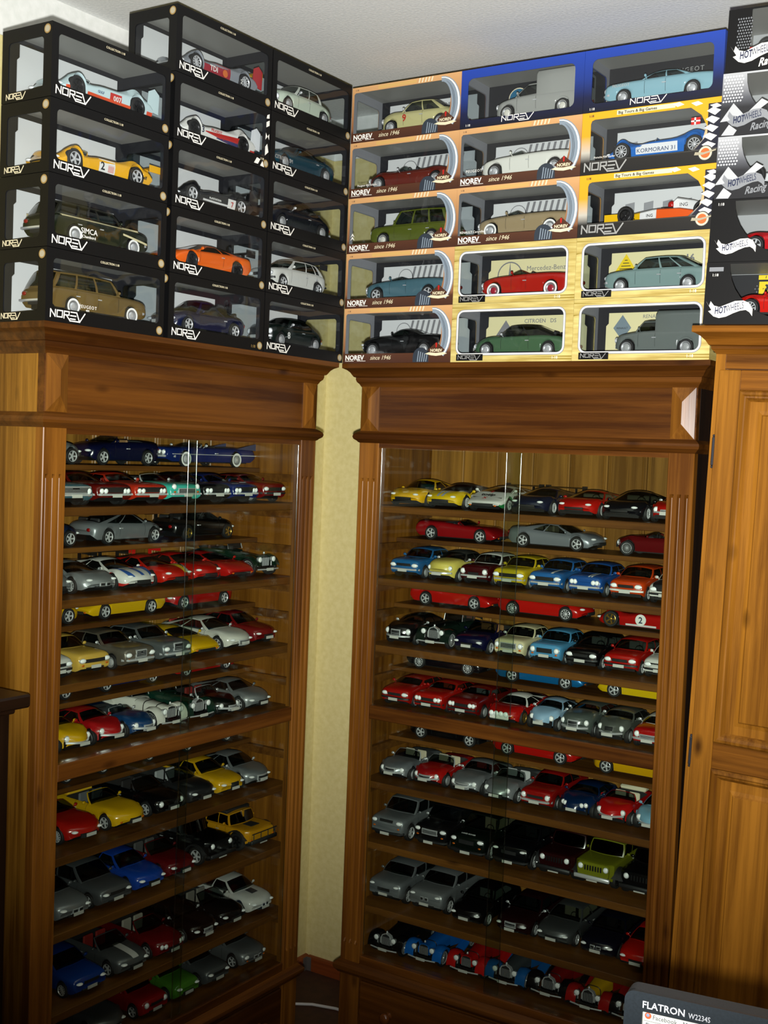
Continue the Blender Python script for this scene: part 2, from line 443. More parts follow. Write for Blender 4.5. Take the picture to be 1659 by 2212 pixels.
XL, AL, BR, YR = .3608, .5308, .4294, .4358
LF = (XL, -AL - W_, 0, PI / 2); RF = (BR, -YR, 0, 0)
cabL = cabinet('dark pine glazed cabinet against left wall, under the black boxes', LF[:3], LF[3], RZL)
cabR = cabinet('dark pine glazed cabinet along back wall, between wall strip and honey wardrobe', RF[:3], RF[3], RZR)
def W2(F, x, y, z):
    c, s = math.cos(F[3]), math.sin(F[3]); return (F[0] + c*x - s*y, F[1] + s*x + c*y, F[2] + z)

# ---------------------------------------------------------------- honey-coloured wardrobe on the right
wd = thing('wardrobe', 'honey pine panelled wardrobe beside the right display cabinet', 'wardrobe', None, (1.362, -.62, 0)); wd.rotation_euler = (0, .0245, 0)
def WP(name, mb, m, ang=30, parent=None): return mb.build(name, m, parent or wd, ang)
b = MB(); b.box(0, .02, .0, .54, 0, 1.835); WP('side_panel', b, WD_Z)
b = MB(); b.box(.02, 1.1, .002, .02, 1.800, 1.835); WP('top_rail', b, WD_X)
b = MB(); b.box(.02, 1.1, .012, .54, .02, 1.80); WP('carcass', b, SH_X)
b = MB(); sweep3(b, [(0, 1.828), (.003, 1.832), (.009, 1.838), (.009, 1.843), (.013, 1.845), (.018, 1.853), (.026, 1.861), (.034, 1.866), (.040, 1.868), (.040, 1.879), (.0385, 1.8805)], 1.1, .54); WP('crown_moulding', b, WD_X, 24)
b = MB(); b.box(-.0395, 1.139, -.0395, .54, 1.873, 1.8805); WP('top_board', b, WD_X)
door = MB(); door.rbox(.0095, .053, -.004, .012, .06, 1.797, .0015); door = WP('door', door, WD_Z)
def dpart(name, mb, m, ang=24): return mb.build(name, m, door, ang)
for z0, z1 in ((1.757, 1.797), (1.002, 1.055), (.06, .12)):
    b = MB(); b.rbox(.053, .55, -.004, .012, z0, z1, .0015); dpart('door_rail', b, WD_X)
b = MB(); b.rbox(.50, .55, -.0042, .012, .06, 1.797, .0015); dpart('door_stile', b, WD_Z)
for z0, z1 in ((1.055, 1.757), (.12, 1.002)):
    x0, x1 = .053, .50
    mo = [(0, -.004), (.003, -.008), (.008, -.009), (.011, -.006), (.014, -.0055), (.018, -.0005), (.021, .004)]
    b = MB()
    b.grid([[(x0 + u, v, z0 + u), (x1 - u, v, z0 + u), (x1 - u, v, z1 - u), (x0 + u, v, z1 - u)] for u, v in mo], close=True); dpart('panel_moulding', b, WD_Z, 15)
    pn = [(.020, .004), (.038, .0035), (.046, .001), (.049, -.0025), (.053, -.003)]
    b = MB(); rows = [[(x0 + u, v, z0 + u), (x1 - u, v, z0 + u), (x1 - u, v, z1 - u), (x0 + u, v, z1 - u)] for u, v in pn]
    b.grid(rows, close=True); b.face(rows[-1]); dpart('door_panel', b, WD_Z, 12)
HNG = mat('tarnished_hinge', '#4a4a50', .35, .8)
for zc in (1.635, 1.030):
    b = MB(); b.lathe([(.0001, -.034), (.0022, -.033), (.0026, -.030), (.0016, -.029), (.0030, -.027), (.0030, .027), (.0016, .029), (.0026, .030), (.0022, .033), (.0001, .034)], (.0085, -.0035, zc), 'Z', 10); WP('hinge', b, HNG)

# ---------------------------------------------------------------- dark chest in the lower left corner
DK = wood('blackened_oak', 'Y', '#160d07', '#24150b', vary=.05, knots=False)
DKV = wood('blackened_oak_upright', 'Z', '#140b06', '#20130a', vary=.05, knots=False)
hut = thing('dark_hutch', 'nearly black wooden hutch at lower left, in front of the left cabinet', 'cupboard', None, (0, 0, 0))
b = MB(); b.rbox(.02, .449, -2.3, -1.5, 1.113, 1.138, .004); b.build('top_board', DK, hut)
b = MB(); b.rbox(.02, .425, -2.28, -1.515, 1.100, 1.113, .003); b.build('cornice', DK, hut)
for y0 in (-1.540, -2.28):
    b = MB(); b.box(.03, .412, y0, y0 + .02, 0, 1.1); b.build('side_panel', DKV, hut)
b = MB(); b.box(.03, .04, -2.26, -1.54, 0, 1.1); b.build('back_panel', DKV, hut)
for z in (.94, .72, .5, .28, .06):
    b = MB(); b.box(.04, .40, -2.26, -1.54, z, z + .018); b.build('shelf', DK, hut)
t = thing('dark_box', 'small dark box standing on the nearly black hutch', 'box', None, (.24, -1.66, 1.138))
b = MB(); b.rbox(-.13, .133, -.14, .10, 0, .050, .004); b.build('body', mat('dark_case', '#17120e', .5), t)
b = MB(); b.rbox(-.132, .135, -.142, .102, .050, .060, .003); b.build('lid', mat('dark_case_lid', '#1c1510', .45), t)

# ---------------------------------------------------------------- monitor in the lower right corner
BEZ = noisy('anthracite_bezel', '#1f272d', '#1b2227', 400, .42, .1, .0004)
mon = thing('monitor', 'flat black computer monitor at the lower right, screen switched on', 'monitor', None, (1.8030, -1.9850, 1.1315), .155)
mon.rotation_euler = (-.03, 0, .155)
b = MB(); rad = .010
def rr(x0, x1, z0, z1, r, n=6):
    p = []
    for cx_, cz_, a0 in ((x1 - r, z1 - r, 0), (x0 + r, z1 - r, 90), (x0 + r, z0 + r, 180), (x1 - r, z0 + r, 270)):
        for k in range(n + 1):
            a = math.radians(a0 + 90 * k / n); p.append((cx_ + r * math.cos(a), cz_ + r * math.sin(a)))
    return p
def ring(b, outer, inner, y0, y1, m=0):
    n = len(outer)
    for i in range(n):
        j = (i + 1) % n; O, Q, I, J = outer[i], outer[j], inner[i], inner[j]
        b.face(((O[0], y0, O[1]), (Q[0], y0, Q[1]), (J[0], y0, J[1]), (I[0], y0, I[1])), m)
        b.face(((I[0], y0, I[1]), (J[0], y0, J[1]), (J[0], y1, J[1]), (I[0], y1, I[1])), m)
        b.face(((O[0], y1, O[1]), (Q[0], y1, Q[1]), (Q[0], y0, Q[1]), (O[0], y0, O[1])), m)
ring(b, rr(0, .511, -.345, 0, .009), rr(.0165, .4945, -.3145, -.0172, .0008), 0, .006); b.build('bezel', BEZ, mon, 40)
b = MB(); o1, o2, o3 = rr(0, .511, -.345, 0, .009), rr(.004, .507, -.341, -.004, .009), rr(.03, .48, -.32, -.03, .03)
rows = [[(x, .004, z) for x, z in o1], [(x, .022, z) for x, z in o1], [(x, .026, z) for x, z in o2], [(x, .05, z) for x, z in o3]]
b.grid(rows, close=True); b.face(rows[-1]); b.face(rows[0][::-1]); b.build('back_shell', noisy('matt_black_shell', '#23262a', '#1d2023', 500, .6, .2, .0005), mon, 40)
SCR = mat('lit_screen', '#c9cbbd', .5, emit=.42)
b = MB(); b.box(.0165, .4945, .0035, .005, -.3145, -.0172); b.build('screen', SCR, mon)
SCT = mat('screen_text', '#51545c', .6, emit=.25)
ICO = mat('screen_icon_orange', '#c2562b', .6, emit=.3)
b = MB(); b.lathe([(.0001, .0030), (.0030, .0031)], (.0212, 0, -.0212), 'Y', 16); b.build('browser_icon', ICO, mon)
b = MB(); b.lathe([(.0001, .0026), (.0015, .0027)], (.0210, 0, -.0206), 'Y', 12); b.build('browser_icon', mat('screen_icon_blue', '#7d8fae', .6, emit=.3), mon)
b = MB(); b.box(.017, .494, .0030, .0034, -.0262, -.0260); b.build('title_rule', SCT, mon)
lettering('Facebook - Mozilla Firefox', .0056, SCT, mon, (.0252, .0031, -.0237), bold=.004)
lettering('Eigl', .0058, SCT, mon, (.0192, .0031, -.0318), bold=.01)
lettering('S', .0058, SCT, mon, (.0400, .0031, -.0318), bold=.01)
BRD = mat('silver_monitor_print', '#c3c6cc', .4)
lettering('FLATRON', .0088, BRD, mon, (.0160, -.0003, -.0135), bold=.018, xs=.98)
lettering('W2234S', .0068, BRD, mon, (.0570, -.0003, -.0140), xs=.80)
b = MB(); b.rbox(.2, .31, .02, .05, -.50, -.30, .004); b.build('stand_neck', BLK, mon)
b = MB(); b.rbox(.13, .38, -.07, .13, -.515, -.50, .004); b.build('stand_foot', BLK, mon)

# ---------------------------------------------------------------- white cable on the floor in the corner
b = MB(); b.tube([(.06, -.30, .006), (.12, -.245, .006), (.18, -.205, .006), (.25, -.185, .006), (.33, -.185, .006), (.40, -.20, .006)], .0042, 8)
thing('cable', 'white cable lying on the floor between the two cabinets', 'cable', o=b.build('cable', mat('white_cable', '#c9c7c2', .45)))
b = MB(); b.box(.0165, .034, -.0185, -.0165, .001, .0425); b.box(.0165, .0185, -.034, -.0185, .001, .0425)
thing('corner_tape', 'grey tape over the inside corner of the skirting board', 'tape', o=b.build('corner_tape', mat('grey_tape', '#5a5550', .5)))
# ---------------------------------------------------------------- wheels shared by all cars (unit radius, axis Y, outside at -Y)
def tyre_mesh(white=False):
    b = MB(); pr = [(.66, -.27), (.70, -.31), (.80, -.335), (.93, -.31), (.985, -.24), (1, -.12), (1, .12), (.985, .24), (.93, .30), (.70, .30), (.66, .27)]
    b.lathe(pr, (0, 0, 0), 'Y', 26, ms=[0, 1 if white else 0, 1 if white else 0] + [0] * 7)
    return b.mesh('tyre', [RUB, WHT], 40)
TYRE, TYREW = tyre_mesh(), tyre_mesh(True)
def rim_mesh(kind, m):
    b = MB(); d = DARKHOLE
    if kind in ('alloy', 'multi', 'gold', 'dark'):
        b.lathe([(.001, -.05), (.60, -.05), (.64, -.16), (.69, -.30), (.655, -.315), (.60, -.24)], (0, 0, 0), 'Y', 24, ms=[1, 1, 0, 0, 0])
        k = 5 if kind != 'multi' else 10
        for i in range(k):
            a = 2 * PI * i / k; hw = .105 if k == 5 else .05; c, s = math.cos(a), math.sin(a)
            def fn(u, v, t, c=c, s=s): return (u * c - v * s, t, u * s + v * c)
            b.prism([(.08, -hw * .8), (.62, -hw), (.62, hw), (.08, hw * .8)], fn, -.235, -.13, 0)
        b.lathe([(.001, -.27), (.10, -.265), (.15, -.235), (.16, -.13)], (0, 0, 0), 'Y', 14)
    elif kind == 'wire':
        b.lathe([(.001, -.03), (.60, -.06), (.66, -.22), (.70, -.30), (.66, -.31), (.62, -.24)], (0, 0, 0), 'Y', 24, ms=[1, 1, 0, 0, 0])
        for i in range(16):
            a = 2 * PI * i / 16; c, s = math.cos(a), math.sin(a)
            def fn(u, v, t, c=c, s=s): return (u * c - v * s, t, u * s + v * c)
            b.prism([(.08, -.018), (.63, -.018), (.63, .018), (.08, .018)], fn, -.22, -.19, 0)
        b.lathe([(.001, -.34), (.09, -.33), (.13, -.24), (.14, -.1)], (0, 0, 0), 'Y', 12)
    else:                                                        # pressed steel with hub cap
        b.lathe([(.001, -.29), (.20, -.285), (.34, -.255), (.40, -.20), (.46, -.19), (.55, -.24), (.66, -.30), (.70, -.30), (.66, -.26)], (0, 0, 0), 'Y', 24, ms=[0, 0, 0, 0, 1, 1, 0, 0])
    return b.mesh('rim', [m, d if kind not in ('disc', 'cap') else mat('steel_wheel', '#7d7f80', .4, .3)], 35)
RIMS = {'alloy': rim_mesh('alloy', SILV), 'multi': rim_mesh('multi', SILV), 'disc': rim_mesh('disc', CHR), 'wire': rim_mesh('wire', CHR),
        'gold': rim_mesh('gold', mat('gold_rim', '#a5813a', .3, .8)), 'dark': rim_mesh('dark', mat('dark_rim', '#1b1b1d', .35, .5)),
        'redcap': rim_mesh('cap', mat('red_hub_cap', '#8f1b2c', .3)), 'creamcap': rim_mesh('cap', mat('cream_hub_cap', '#c9c8bb', .35)), 'grey': rim_mesh('cap', mat('grey_hub_cap', '#8c8f8e', .4))}

BASE = dict(L=.245, Wd=.098, H=.077, hood=[(0,.030),(.02,.040),(.08,.046),(.3,.053),(.7,.057),(.95,.054),(.985,.050),(1,.038)],
    plan=[(0,.80),(.03,.90),(.1,.97),(.25,1),(.75,1),(.92,.97),(.98,.9),(1,.82)], n=3.6, zm=.62, sill=.012, wheels=(.185,.79), r=.0178,
    cab=(.29,.43,.66,.86), wb=.90, wr=.66, bow=.012, bump=0, tuck=.07, pil=(.50,), cp=.10, lights='slim', lz=.72, ly=.70, grille=(.36,.009,.024),
    gr='dark', bf='body', br='body', roof=None, open=False, seats='#17171a', plate=True, rim='alloy', white=False, wing=None, mirror=True,
    glz='n', metal=False, stripes=(), decals=(), rearw=True, trim=None, hood2=None, extra=None, dark_low=None, ws=True, arch=1.14)
KINDS = {
 'modern': dict(),
 'sedan': dict(L=.235, Wd=.088, H=.077, n=5, hood=[(0,.036),(.012,.046),(.06,.050),(.3,.053),(.7,.054),(.95,.051),(.988,.048),(1,.038)], plan=[(0,.90),(.02,.96),(.1,.99),(.3,1),(.8,1),(.97,.96),(1,.9)],
    cab=(.30,.40,.68,.80), wr=.74, bow=.004, r=.0165, lights='round', lz=.70, ly=.74, grille=(.55,.010,.034), bf='chrome', br='chrome', rim='disc', pil=(.52,), cp=.08),
 'hatch': dict(L=.205, Wd=.088, H=.078, n=4.6, hood=[(0,.034),(.015,.044),(.08,.049),(.32,.054),(.7,.055),(.96,.053),(1,.040)], plan=[(0,.88),(.03,.95),(.12,.99),(.3,1),(.8,1),(.97,.96),(1,.9)],
    cab=(.29,.43,.83,.96), wr=.74, bow=.005, r=.0165, wheels=(.18,.83), lights='rect', lz=.72, ly=.68, grille=(.45,.008,.034), bf='black', br='black', pil=(.48,.76), cp=.12),
 'wagon': dict(L=.25, Wd=.09, H=.080, n=4.6, hood=[(0,.036),(.012,.046),(.06,.051),(.3,.054),(.7,.055),(.96,.054),(1,.040)], plan=[(0,.90),(.02,.96),(.1,.99),(.3,1),(.85,1),(.98,.97),(1,.92)],
    cab=(.29,.37,.90,.985), wr=.76, bow=.004, r=.0168, wheels=(.18,.78), lights='round', lz=.70, ly=.74, bf='chrome', br='chrome', rim='disc', white=True, pil=(.35,.66), cp=.05),
 'coupe': dict(L=.245, Wd=.100, H=.072, n=3.0, hood=[(0,.026),(.015,.034),(.06,.041),(.15,.046),(.3,.051),(.6,.054),(.9,.052),(.985,.044),(1,.034)], plan=[(0,.70),(.03,.84),(.1,.95),(.22,1),(.8,1),(.93,.95),(.98,.86),(1,.74)],
    cab=(.31,.46,.60,.92), wr=.60, bow=.016, bump=.003, pil=(.56,), cp=.14),
 'super': dict(L=.25, Wd=.108, H=.064, n=3.0, hood=[(0,.024),(.02,.031),(.09,.040),(.19,.0445),(.30,.045),(.45,.047),(.7,.052),(.95,.051),(.985,.047),(1,.034)], plan=[(0,.74),(.03,.86),(.1,.94),(.22,1),(.6,.98),(.8,1),(.95,.96),(1,.88)],
    cab=(.27,.46,.58,.82), wr=.56, bow=.014, bump=.004, zm=.6, sill=.010, r=.0178, arch=1.10, wheels=(.20,.79), lights='slim', lz=.86, ly=.68, grille=(.42,.006,.020), pil=(.55,), cp=.22, plate=False, rim='multi'),
 'wedge': dict(L=.25, Wd=.104, H=.061, n=4.5, hood=[(0,.023),(.015,.028),(.10,.038),(.19,.0425),(.3,.0445),(.5,.048),(.8,.052),(.97,.051),(1,.038)], plan=[(0,.86),(.03,.92),(.2,1),(.8,1),(.97,.97),(1,.93)],
    cab=(.26,.47,.62,.84), wr=.58, bow=.006, zm=.66, sill=.010, r=.0178, arch=1.10, wheels=(.20,.79), lights='none', grille=(.6,.007,.016), pil=(.58,), cp=.2, plate=False),
 'roadster': dict(L=.235, Wd=.095, H=.070, n=2.6, hood=[(0,.026),(.02,.035),(.08,.042),(.3,.050),(.6,.052),(.85,.049),(.96,.041),(1,.028)], plan=[(0,.66),(.03,.80),(.1,.93),(.22,1),(.8,.99),(.93,.90),(.98,.78),(1,.64)],
    cab=(.36,.43,.6,.70), wr=.68, bow=.018, bump=.005, open=True, lights='round', lz=.74, ly=.70, grille=(.34,.010,.024), gr='chrome', bf='chrome', br='chrome', rim='disc'),
 'beetle': dict(L=.222, Wd=.092, H=.075, n=2.3, hood=[(0,.024),(.02,.034),(.08,.043),(.2,.050),(.32,.054),(.6,.056),(.85,.050),(.95,.040),(1,.026)], plan=[(0,.60),(.03,.76),(.1,.91),(.22,1),(.78,1),(.92,.88),(.98,.72),(1,.58)],
    cab=(.30,.42,.60,.86), wr=.62, bow=.020, bump=.006, lights='round', lz=.80, ly=.74, grille=None, bf='chrome', br='chrome', rim='disc', r=.0172),
 'fifties': dict(L=.235, Wd=.092, H=.083, n=2.7, hood=[(0,.034),(.015,.045),(.06,.052),(.2,.057),(.32,.059),(.65,.058),(.88,.052),(.97,.042),(1,.030)], plan=[(0,.72),(.03,.84),(.1,.95),(.22,1),(.8,1),(.94,.9),(.98,.8),(1,.7)],
    cab=(.31,.41,.66,.84), wr=.68, bow=.014, bump=.003, lights='round', lz=.70, ly=.76, grille=(.32,.016,.032), gr='chrome', bf='chrome', br='chrome', rim='disc', r=.0172),
 'suv': dict(L=.255, Wd=.104, H=.098, n=5.5, hood=[(0,.044),(.012,.056),(.05,.061),(.28,.065),(.7,.066),(.97,.064),(1,.048)], plan=[(0,.88),(.02,.95),(.1,.99),(.3,1),(.85,1),(.98,.96),(1,.9)],
    cab=(.27,.37,.90,.985), wr=.78, bow=.006, r=.0215, sill=.019, zm=.64, wheels=(.18,.79), lights='rect', lz=.82, ly=.72, grille=(.42,.011,.046), bf='black', br='black', pil=(.36,.66), cp=.07),
 'jeep': dict(L=.235, Wd=.098, H=.098, n=8, hood=[(0,.054),(.006,.060),(.05,.062),(.3,.064),(.7,.064),(.99,.063),(1,.055)], plan=[(0,.80),(.04,.82),(.06,.98),(.3,1),(.95,1),(.99,.98),(1,.96)],
    cab=(.34,.39,.93,.98), wr=.82, wb=.88, bow=.001, r=.0225, sill=.022, zm=.75, wheels=(.17,.78), lights='round', lz=.80, ly=.66, grille=(.5,.014,.048), gr='slots', bf='black', br='black', pil=(.36,.68), cp=.06, glz='d', rim='dark'),
 'muscle': dict(L=.27, Wd=.106, H=.073, n=4.6, hood=[(0,.034),(.01,.043),(.06,.047),(.3,.050),(.6,.052),(.8,.054),(.97,.050),(1,.038)], plan=[(0,.92),(.02,.97),(.1,1),(.3,.99),(.75,1),(.97,.95),(1,.9)],
    cab=(.33,.43,.60,.78), wr=.68, bow=.004, lights='round4', lz=.68, ly=.72, grille=(.8,.012,.034), bf='chrome', br='chrome', r=.0185, rim='alloy', pil=(.55,), cp=.14),
 'yank': dict(L=.31, Wd=.112, H=.066, n=4.6, hood=[(0,.036),(.01,.044),(.06,.047),(.3,.049),(.6,.049),(.8,.050),(.97,.048),(1,.034)], plan=[(0,.94),(.02,.98),(.1,1),(.8,1),(.97,.96),(1,.92)],
    cab=(.36,.42,.62,.72), wr=.7, bow=.004, open=True, lights='round4', lz=.72, ly=.74, grille=(.7,.010,.030), gr='chrome', bf='chrome', br='chrome', rim='disc', white=True, wheels=(.2,.76), r=.0185),
 'cabrio': dict(L=.242, Wd=.098, H=.076, n=3.6, cab=(.31,.43,.68,.76), wr=.70, open=True),
 'lmp': dict(L=.255, Wd=.108, H=.056, n=3.2, hood=[(0,.014),(.03,.020),(.12,.028),(.3,.033),(.45,.040),(.7,.041),(.95,.040),(1,.030)], plan=[(0,.9),(.04,.96),(.2,1),(.5,.98),(.8,1),(1,.98)],
    cab=(.40,.43,.52,.60), wr=.24, wb=.34, bow=.012, bump=.014, zm=.7, sill=.007, r=.0195, wheels=(.17,.80), open=True, lights='slim', lz=.8, ly=.72, grille=None, plate=False, mirror=False, rim='dark', wing=(.055,.98), ws=True),
 'van': dict(L=.225, Wd=.088, H=.096, n=4.5, hood=[(0,.030),(.02,.040),(.08,.047),(.24,.053),(.34,.056),(.7,.057),(.97,.056),(1,.040)], plan=[(0,.78),(.03,.88),(.12,.97),(.3,1),(.9,1),(.98,.97),(1,.93)],
    cab=(.27,.37,.50,.53), wr=.80, bow=.008, r=.0172, wheels=(.17,.80), lights='round', lz=.76, ly=.74, bf='body', br='body', rim='grey', pil=(), cp=.06, rearw=False, grille=(.3,.010,.03)),
}
def find_x(sf, y, z):
    w, Z, X = sf['w'], sf['Z'], sf['X']
    for i in range(0, 140):
        t = i * .0025
        if w(t) * .995 >= abs(y):
            yf = abs(y) / w(t)
            if Z(t, yf) >= z: return X(t, yf), t
    return X(0, .7), 0

def car(kind, col, label, group, **o):
    s = dict(BASE); s.update(KINDS[kind]); s.update(o)
    if s.get('hmax'): s['H'] = min(s['H'], s['hmax'])
    L, Wd, H, n, r = s['L'], s['Wd'], s['H'], s['n'], s['r']
    root = thing('model_car', label, 'model car', group)
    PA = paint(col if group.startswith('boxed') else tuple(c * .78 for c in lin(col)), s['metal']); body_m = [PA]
    s['_pa'] = PA
    hood = smooth_interp(s['hood']); plan = smooth_interp(s['plan'])
    c0, c1, c2, c3 = s['cab']; wb = s['wb']; bump = s['bump']; tw = s['wheels']; bow = s['bow']
    w = lambda t: plan(t) * Wd / 2
    zmid = lambda t: s['zm'] * hood(t)
    def bp(t): return max(math.exp(-((t - tw[0]) / .10) ** 2), math.exp(-((t - tw[1]) / .11) ** 2))
    def Z(t, yf):
        zt, zm_ = hood(t), zmid(t); yf = min(abs(yf), 1)
        z = zm_ + (zt - zm_) * (1 - yf ** n) ** (1 / n)
        if bump: z += bump * bp(t) * math.exp(-((yf - .74) / .17) ** 2)
        return z
    def X(t, yf):
        x = L * (.5 - t); q = yf * yf
        return x - bow * q * max(0, 1 - t / .22) + bow * q * max(0, 1 - (1 - t) / .22) * .7
    sf = dict(w=w, Z=Z, X=X)
    # -- body shell with open wheel arches and a sunken cockpit
    Ra = r * s['arch']; ck = .80 if not kind == 'lmp' else .30; ck = s.get('ck', ck)
    ta, tb = (c0 + .02, c3 - .03) if not s['open'] else (c0 + .015, c3)
    ts = {0, .006, .015, .03, .06, .1, .15, .22, .28, .34, .4, .46, .52, .58, .64, .7, .75, .85, .9, .94, .97, .985, .994, 1, ta - .002, ta + .002, tb - .002, tb + .002}
    for t0 in tw:
        for k in range(-5, 6):
            ts.add(t0 + Ra / L * math.sin(PI / 2 * k / 5))
        for e in (-1, 1): ts.add(t0 + e * (Ra / L + .003))
    ts = sorted(t for t in ts if 0 <= t <= 1); out = [ts[0]]
    for t in ts[1:]:
        if t - out[-1] > .0012: out.append(t)
    ts = out
    yfs = [.993, .975, .94, .88, ck + .02, ck - .01, .6, .4, .2, 0] if ck > .6 else [.993, .975, .94, .88, .8, .66, .5, ck + .02, ck - .01, 0]
    fl = s['sill'] + .006
    rows, cock = [], []
    for t in ts:
        zb = s['sill'] + max(0, .05 - t) * .12 + max(0, t - .95) * .2
        for t0 in tw:
            dx = (t - t0) * L
            if abs(dx) < Ra: zb = max(zb, r + math.sqrt(max(0, Ra * Ra - dx * dx)))
        W = w(t); zm_ = max(zmid(t), zb + .003); tk = s['tuck']
        half = [(W * (1 - tk), zb), (W * (1 - tk * .3), zb + .5 * (zm_ - zb)), (W, zm_)]; cc = [0, 0, 0]
        inside = ta < t < tb
        for yf in yfs:
            z = Z(t, yf); q = min(1, max(0, (yf - .5) / .38)); z += max(0, zm_ - z) * q * q * (3 - 2 * q); c = 0
            if inside and yf < ck: z = fl; c = 1
            half.append((W * yf, z)); cc.append(c)
        R = [(X(t, y / max(W, 1e-6)), y, z) for y, z in half]; Lh = [(x, -y, z) for x, y, z in R[:-1]][::-1]
        rows.append(R + Lh); cock.append(cc + cc[:-1][::-1])
    bb, ib = MB(), MB(); nh = len(rows[0]); hh = (nh + 1) // 2
    lo = s['dark_low']
    for i in range(len(rows) - 1):
        for j in range(nh - 1):
            q = (rows[i][j], rows[i][j+1], rows[i+1][j+1], rows[i+1][j])
            if cock[i][j] or cock[i][j+1] or cock[i+1][j] or cock[i+1][j+1]: ib.face(q)
            elif lo and (j < lo[1] or j >= nh - 1 - lo[1]): bb.face(q, 1)
            elif s['hood2'] and ts[i] < c0 - .02 and min(j, nh - 2 - j) > 7: bb.face(q, 1)
            else: bb.face(q, 0)
    for R in (rows[0], rows[-1]):
        for k in range(hh - 1):
            if k == hh - 2: bb.face((R[k], R[k+1], R[nh-1-k]), 0)
            else: bb.face((R[k], R[k+1], R[nh-2-k], R[nh-1-k]), 0)
    if lo: body_m.append(mat('lower_body', lo[0], .5))
    elif s['hood2']: body_m.append(mat('bonnet_paint', s['hood2'], .35, 0, .5))
    bb.build('body', body_m, root, 42)
    SM = mat('seat_fabric', s['seats'], .75)
    ib.build('interior_tub', mat('dark_interior', '#121214', .85), root, 40)
    xa, xb = L * (.5 - ta), L * (.5 - tb); belt = hood(.5); hw = Wd / 2 * (.74 if ck > .6 else .2)
    if ck > .6:
        b = MB()
        rowsx = [xa - (xa - xb) * .52] + ([xa - (xa - xb) * .88] if not s['open'] and c3 - c0 > .5 else [])
        top = min(belt + .008, H - .010)
        for q, x in enumerate(rowsx):
            for sy in (-1, 1):
                y0, y1 = sorted((sy * .004, sy * hw * .92))
                b.rbox(x - .008, x - .001, y0, y1, fl, top - q * .003, .0025); b.rbox(x - .002, x + .020, y0, y1, fl, fl + .010, .002)
        b.build('seats', SM, root, 30)
        b = MB(); b.rbox(xa - .016, xa - .002, -hw, hw, fl + .012, belt - .002, .003); b.tube([(xa - .022, hw * .45 + .010 * math.cos(a * PI / 6), belt - .004 + .010 * math.sin(a * PI / 6)) for a in range(13)], .0009, 5)
        b.build('dashboard', mat('dashboard', '#161618', .7), root, 30)
    # -- greenhouse
    RM = PA if s['roof'] is None else mat('roof_paint', s['roof'], .45)
    GL = AUTOD if s['glz'] == 'd' else AUTO
    pb, gb = MB(), MB(); wr = s['wr'] * Wd / 2; cr = .0042
    def rz(q, u): return H - cr * abs(u) ** 2.4 - .0022 * (2 * q - 1) ** 2
    us = [-1, -.93, -.9, -.6, -.3, 0, .3, .6, .9, .93, 1]; bul = .010
    def put_grid(g, isglass):
        for i in range(len(g) - 1):
            for j in range(len(g[0]) - 1):
                (gb if isglass(i, j) else pb).face((g[i][j], g[i][j+1], g[i+1][j+1], g[i+1][j]))
    def panel(ca, cb, q, vs, sgn, glass_):
        g = []
        for v in vs:
            row = []
            for u in us:
                xbse = X(ca, wb) + sgn * bul * (1 - u * u); xt = X(cb, .3) + sgn * bul * .55 * (1 - u * u)
                yb, yt = u * wb * w(ca), u * wr; sb = Z(ca, abs(u) * wb) - .0006
                if s['open'] or True: sb = min(sb, Z(ca, wb * abs(u)))
                z = sb + (rz(q, u) - sb) * v; k = .0022 * math.sin(PI * v) * (1 if u > 0 else -1 if u < 0 else 0) * abs(u)
                row.append((xbse + (xt - xbse) * v, yb + (yt - yb) * v + k, z))
            g.append(row)
        put_grid(g, glass_)
    if s['ws']:
        vs = [0, .05, .3, .6, .93, 1] if not s['open'] else [0, .03, .4, .7, .95, 1]
        panel(c0, c1, 0, vs, 1, lambda i, j: 1 <= i <= 3 and 1 <= j <= 8 if not s['open'] else (i < 4 and 1 <= j <= 8))
    if not s['open']:
        rw = s['rearw']
        panel(c3, c2, 1, [0, .12, .35, .65, .93, 1], -1, lambda i, j: rw and 1 <= i <= 3 and 2 <= j <= 7)
        g = []
        for k in range(6):
            q = k / 5; t = c1 + (c2 - c1) * q; row = []
            for u in us:
                x = X(t, .3) + (1 - u * u) * bul * .55 * ((1 - q) - q) ; row.append((x, u * wr, rz(q, u)))
            g.append(row)
        rs = s.get('sunroof')
        put_grid(g, lambda i, j: False)
        cols = {0, .045, 1 - s['cp'], 1}
        for p in s['pil']: cols |= {p - .016, p + .016}
        cols = sorted(cols); vsd = [0, .05, .35, .65, .90, 1]
        pl = [(p - .016, p + .016) for p in s['pil']]
        for sy in (-1, 1):
            g = []
            for v in vsd:
                row = []
                for q in cols:
                    tB, tT = c0 + (c3 - c0) * q, c1 + (c2 - c1) * q
                    xB, xT = X(tB, wb), X(tT, .3)
                    yB, zB = wb * w(tB), Z(tB, wb) - .0006
                    row.append((xB + (xT - xB) * v, sy * (yB + (wr - yB) * v + .0022 * math.sin(PI * v)), zB + (rz(q, 1) - zB) * v))
                g.append(row)
            def isg(i, j):
                qm = (cols[j] + cols[j+1]) / 2
                if not 1 <= i <= 3 or qm < .045 or qm > 1 - s['cp']: return False
                return not any(a - .001 < qm < b_ + .001 for a, b_ in pl)
            put_grid(g, isg)
    elif s['ws'] and s.get('fold'):
        t = c3 + .01; pb2 = MB(); pb2.rbox(X(t, 0) - .022, X(t, 0) + .004, -.72 * w(t), .72 * w(t), belt - .004, belt + .008, .004); pb2.build('folded_hood', mat('soft_top', s['fold'], .85), root, 40)
    if pb.f: pb.build('cabin' if not s['open'] else 'windscreen_frame', RM if not s['open'] else (CHR if s['gr'] == 'chrome' else PA), root, 38)
    if gb.f: gb.build('windows', GL, root, 40)
    # -- chassis, wheels
    ww = r * .62
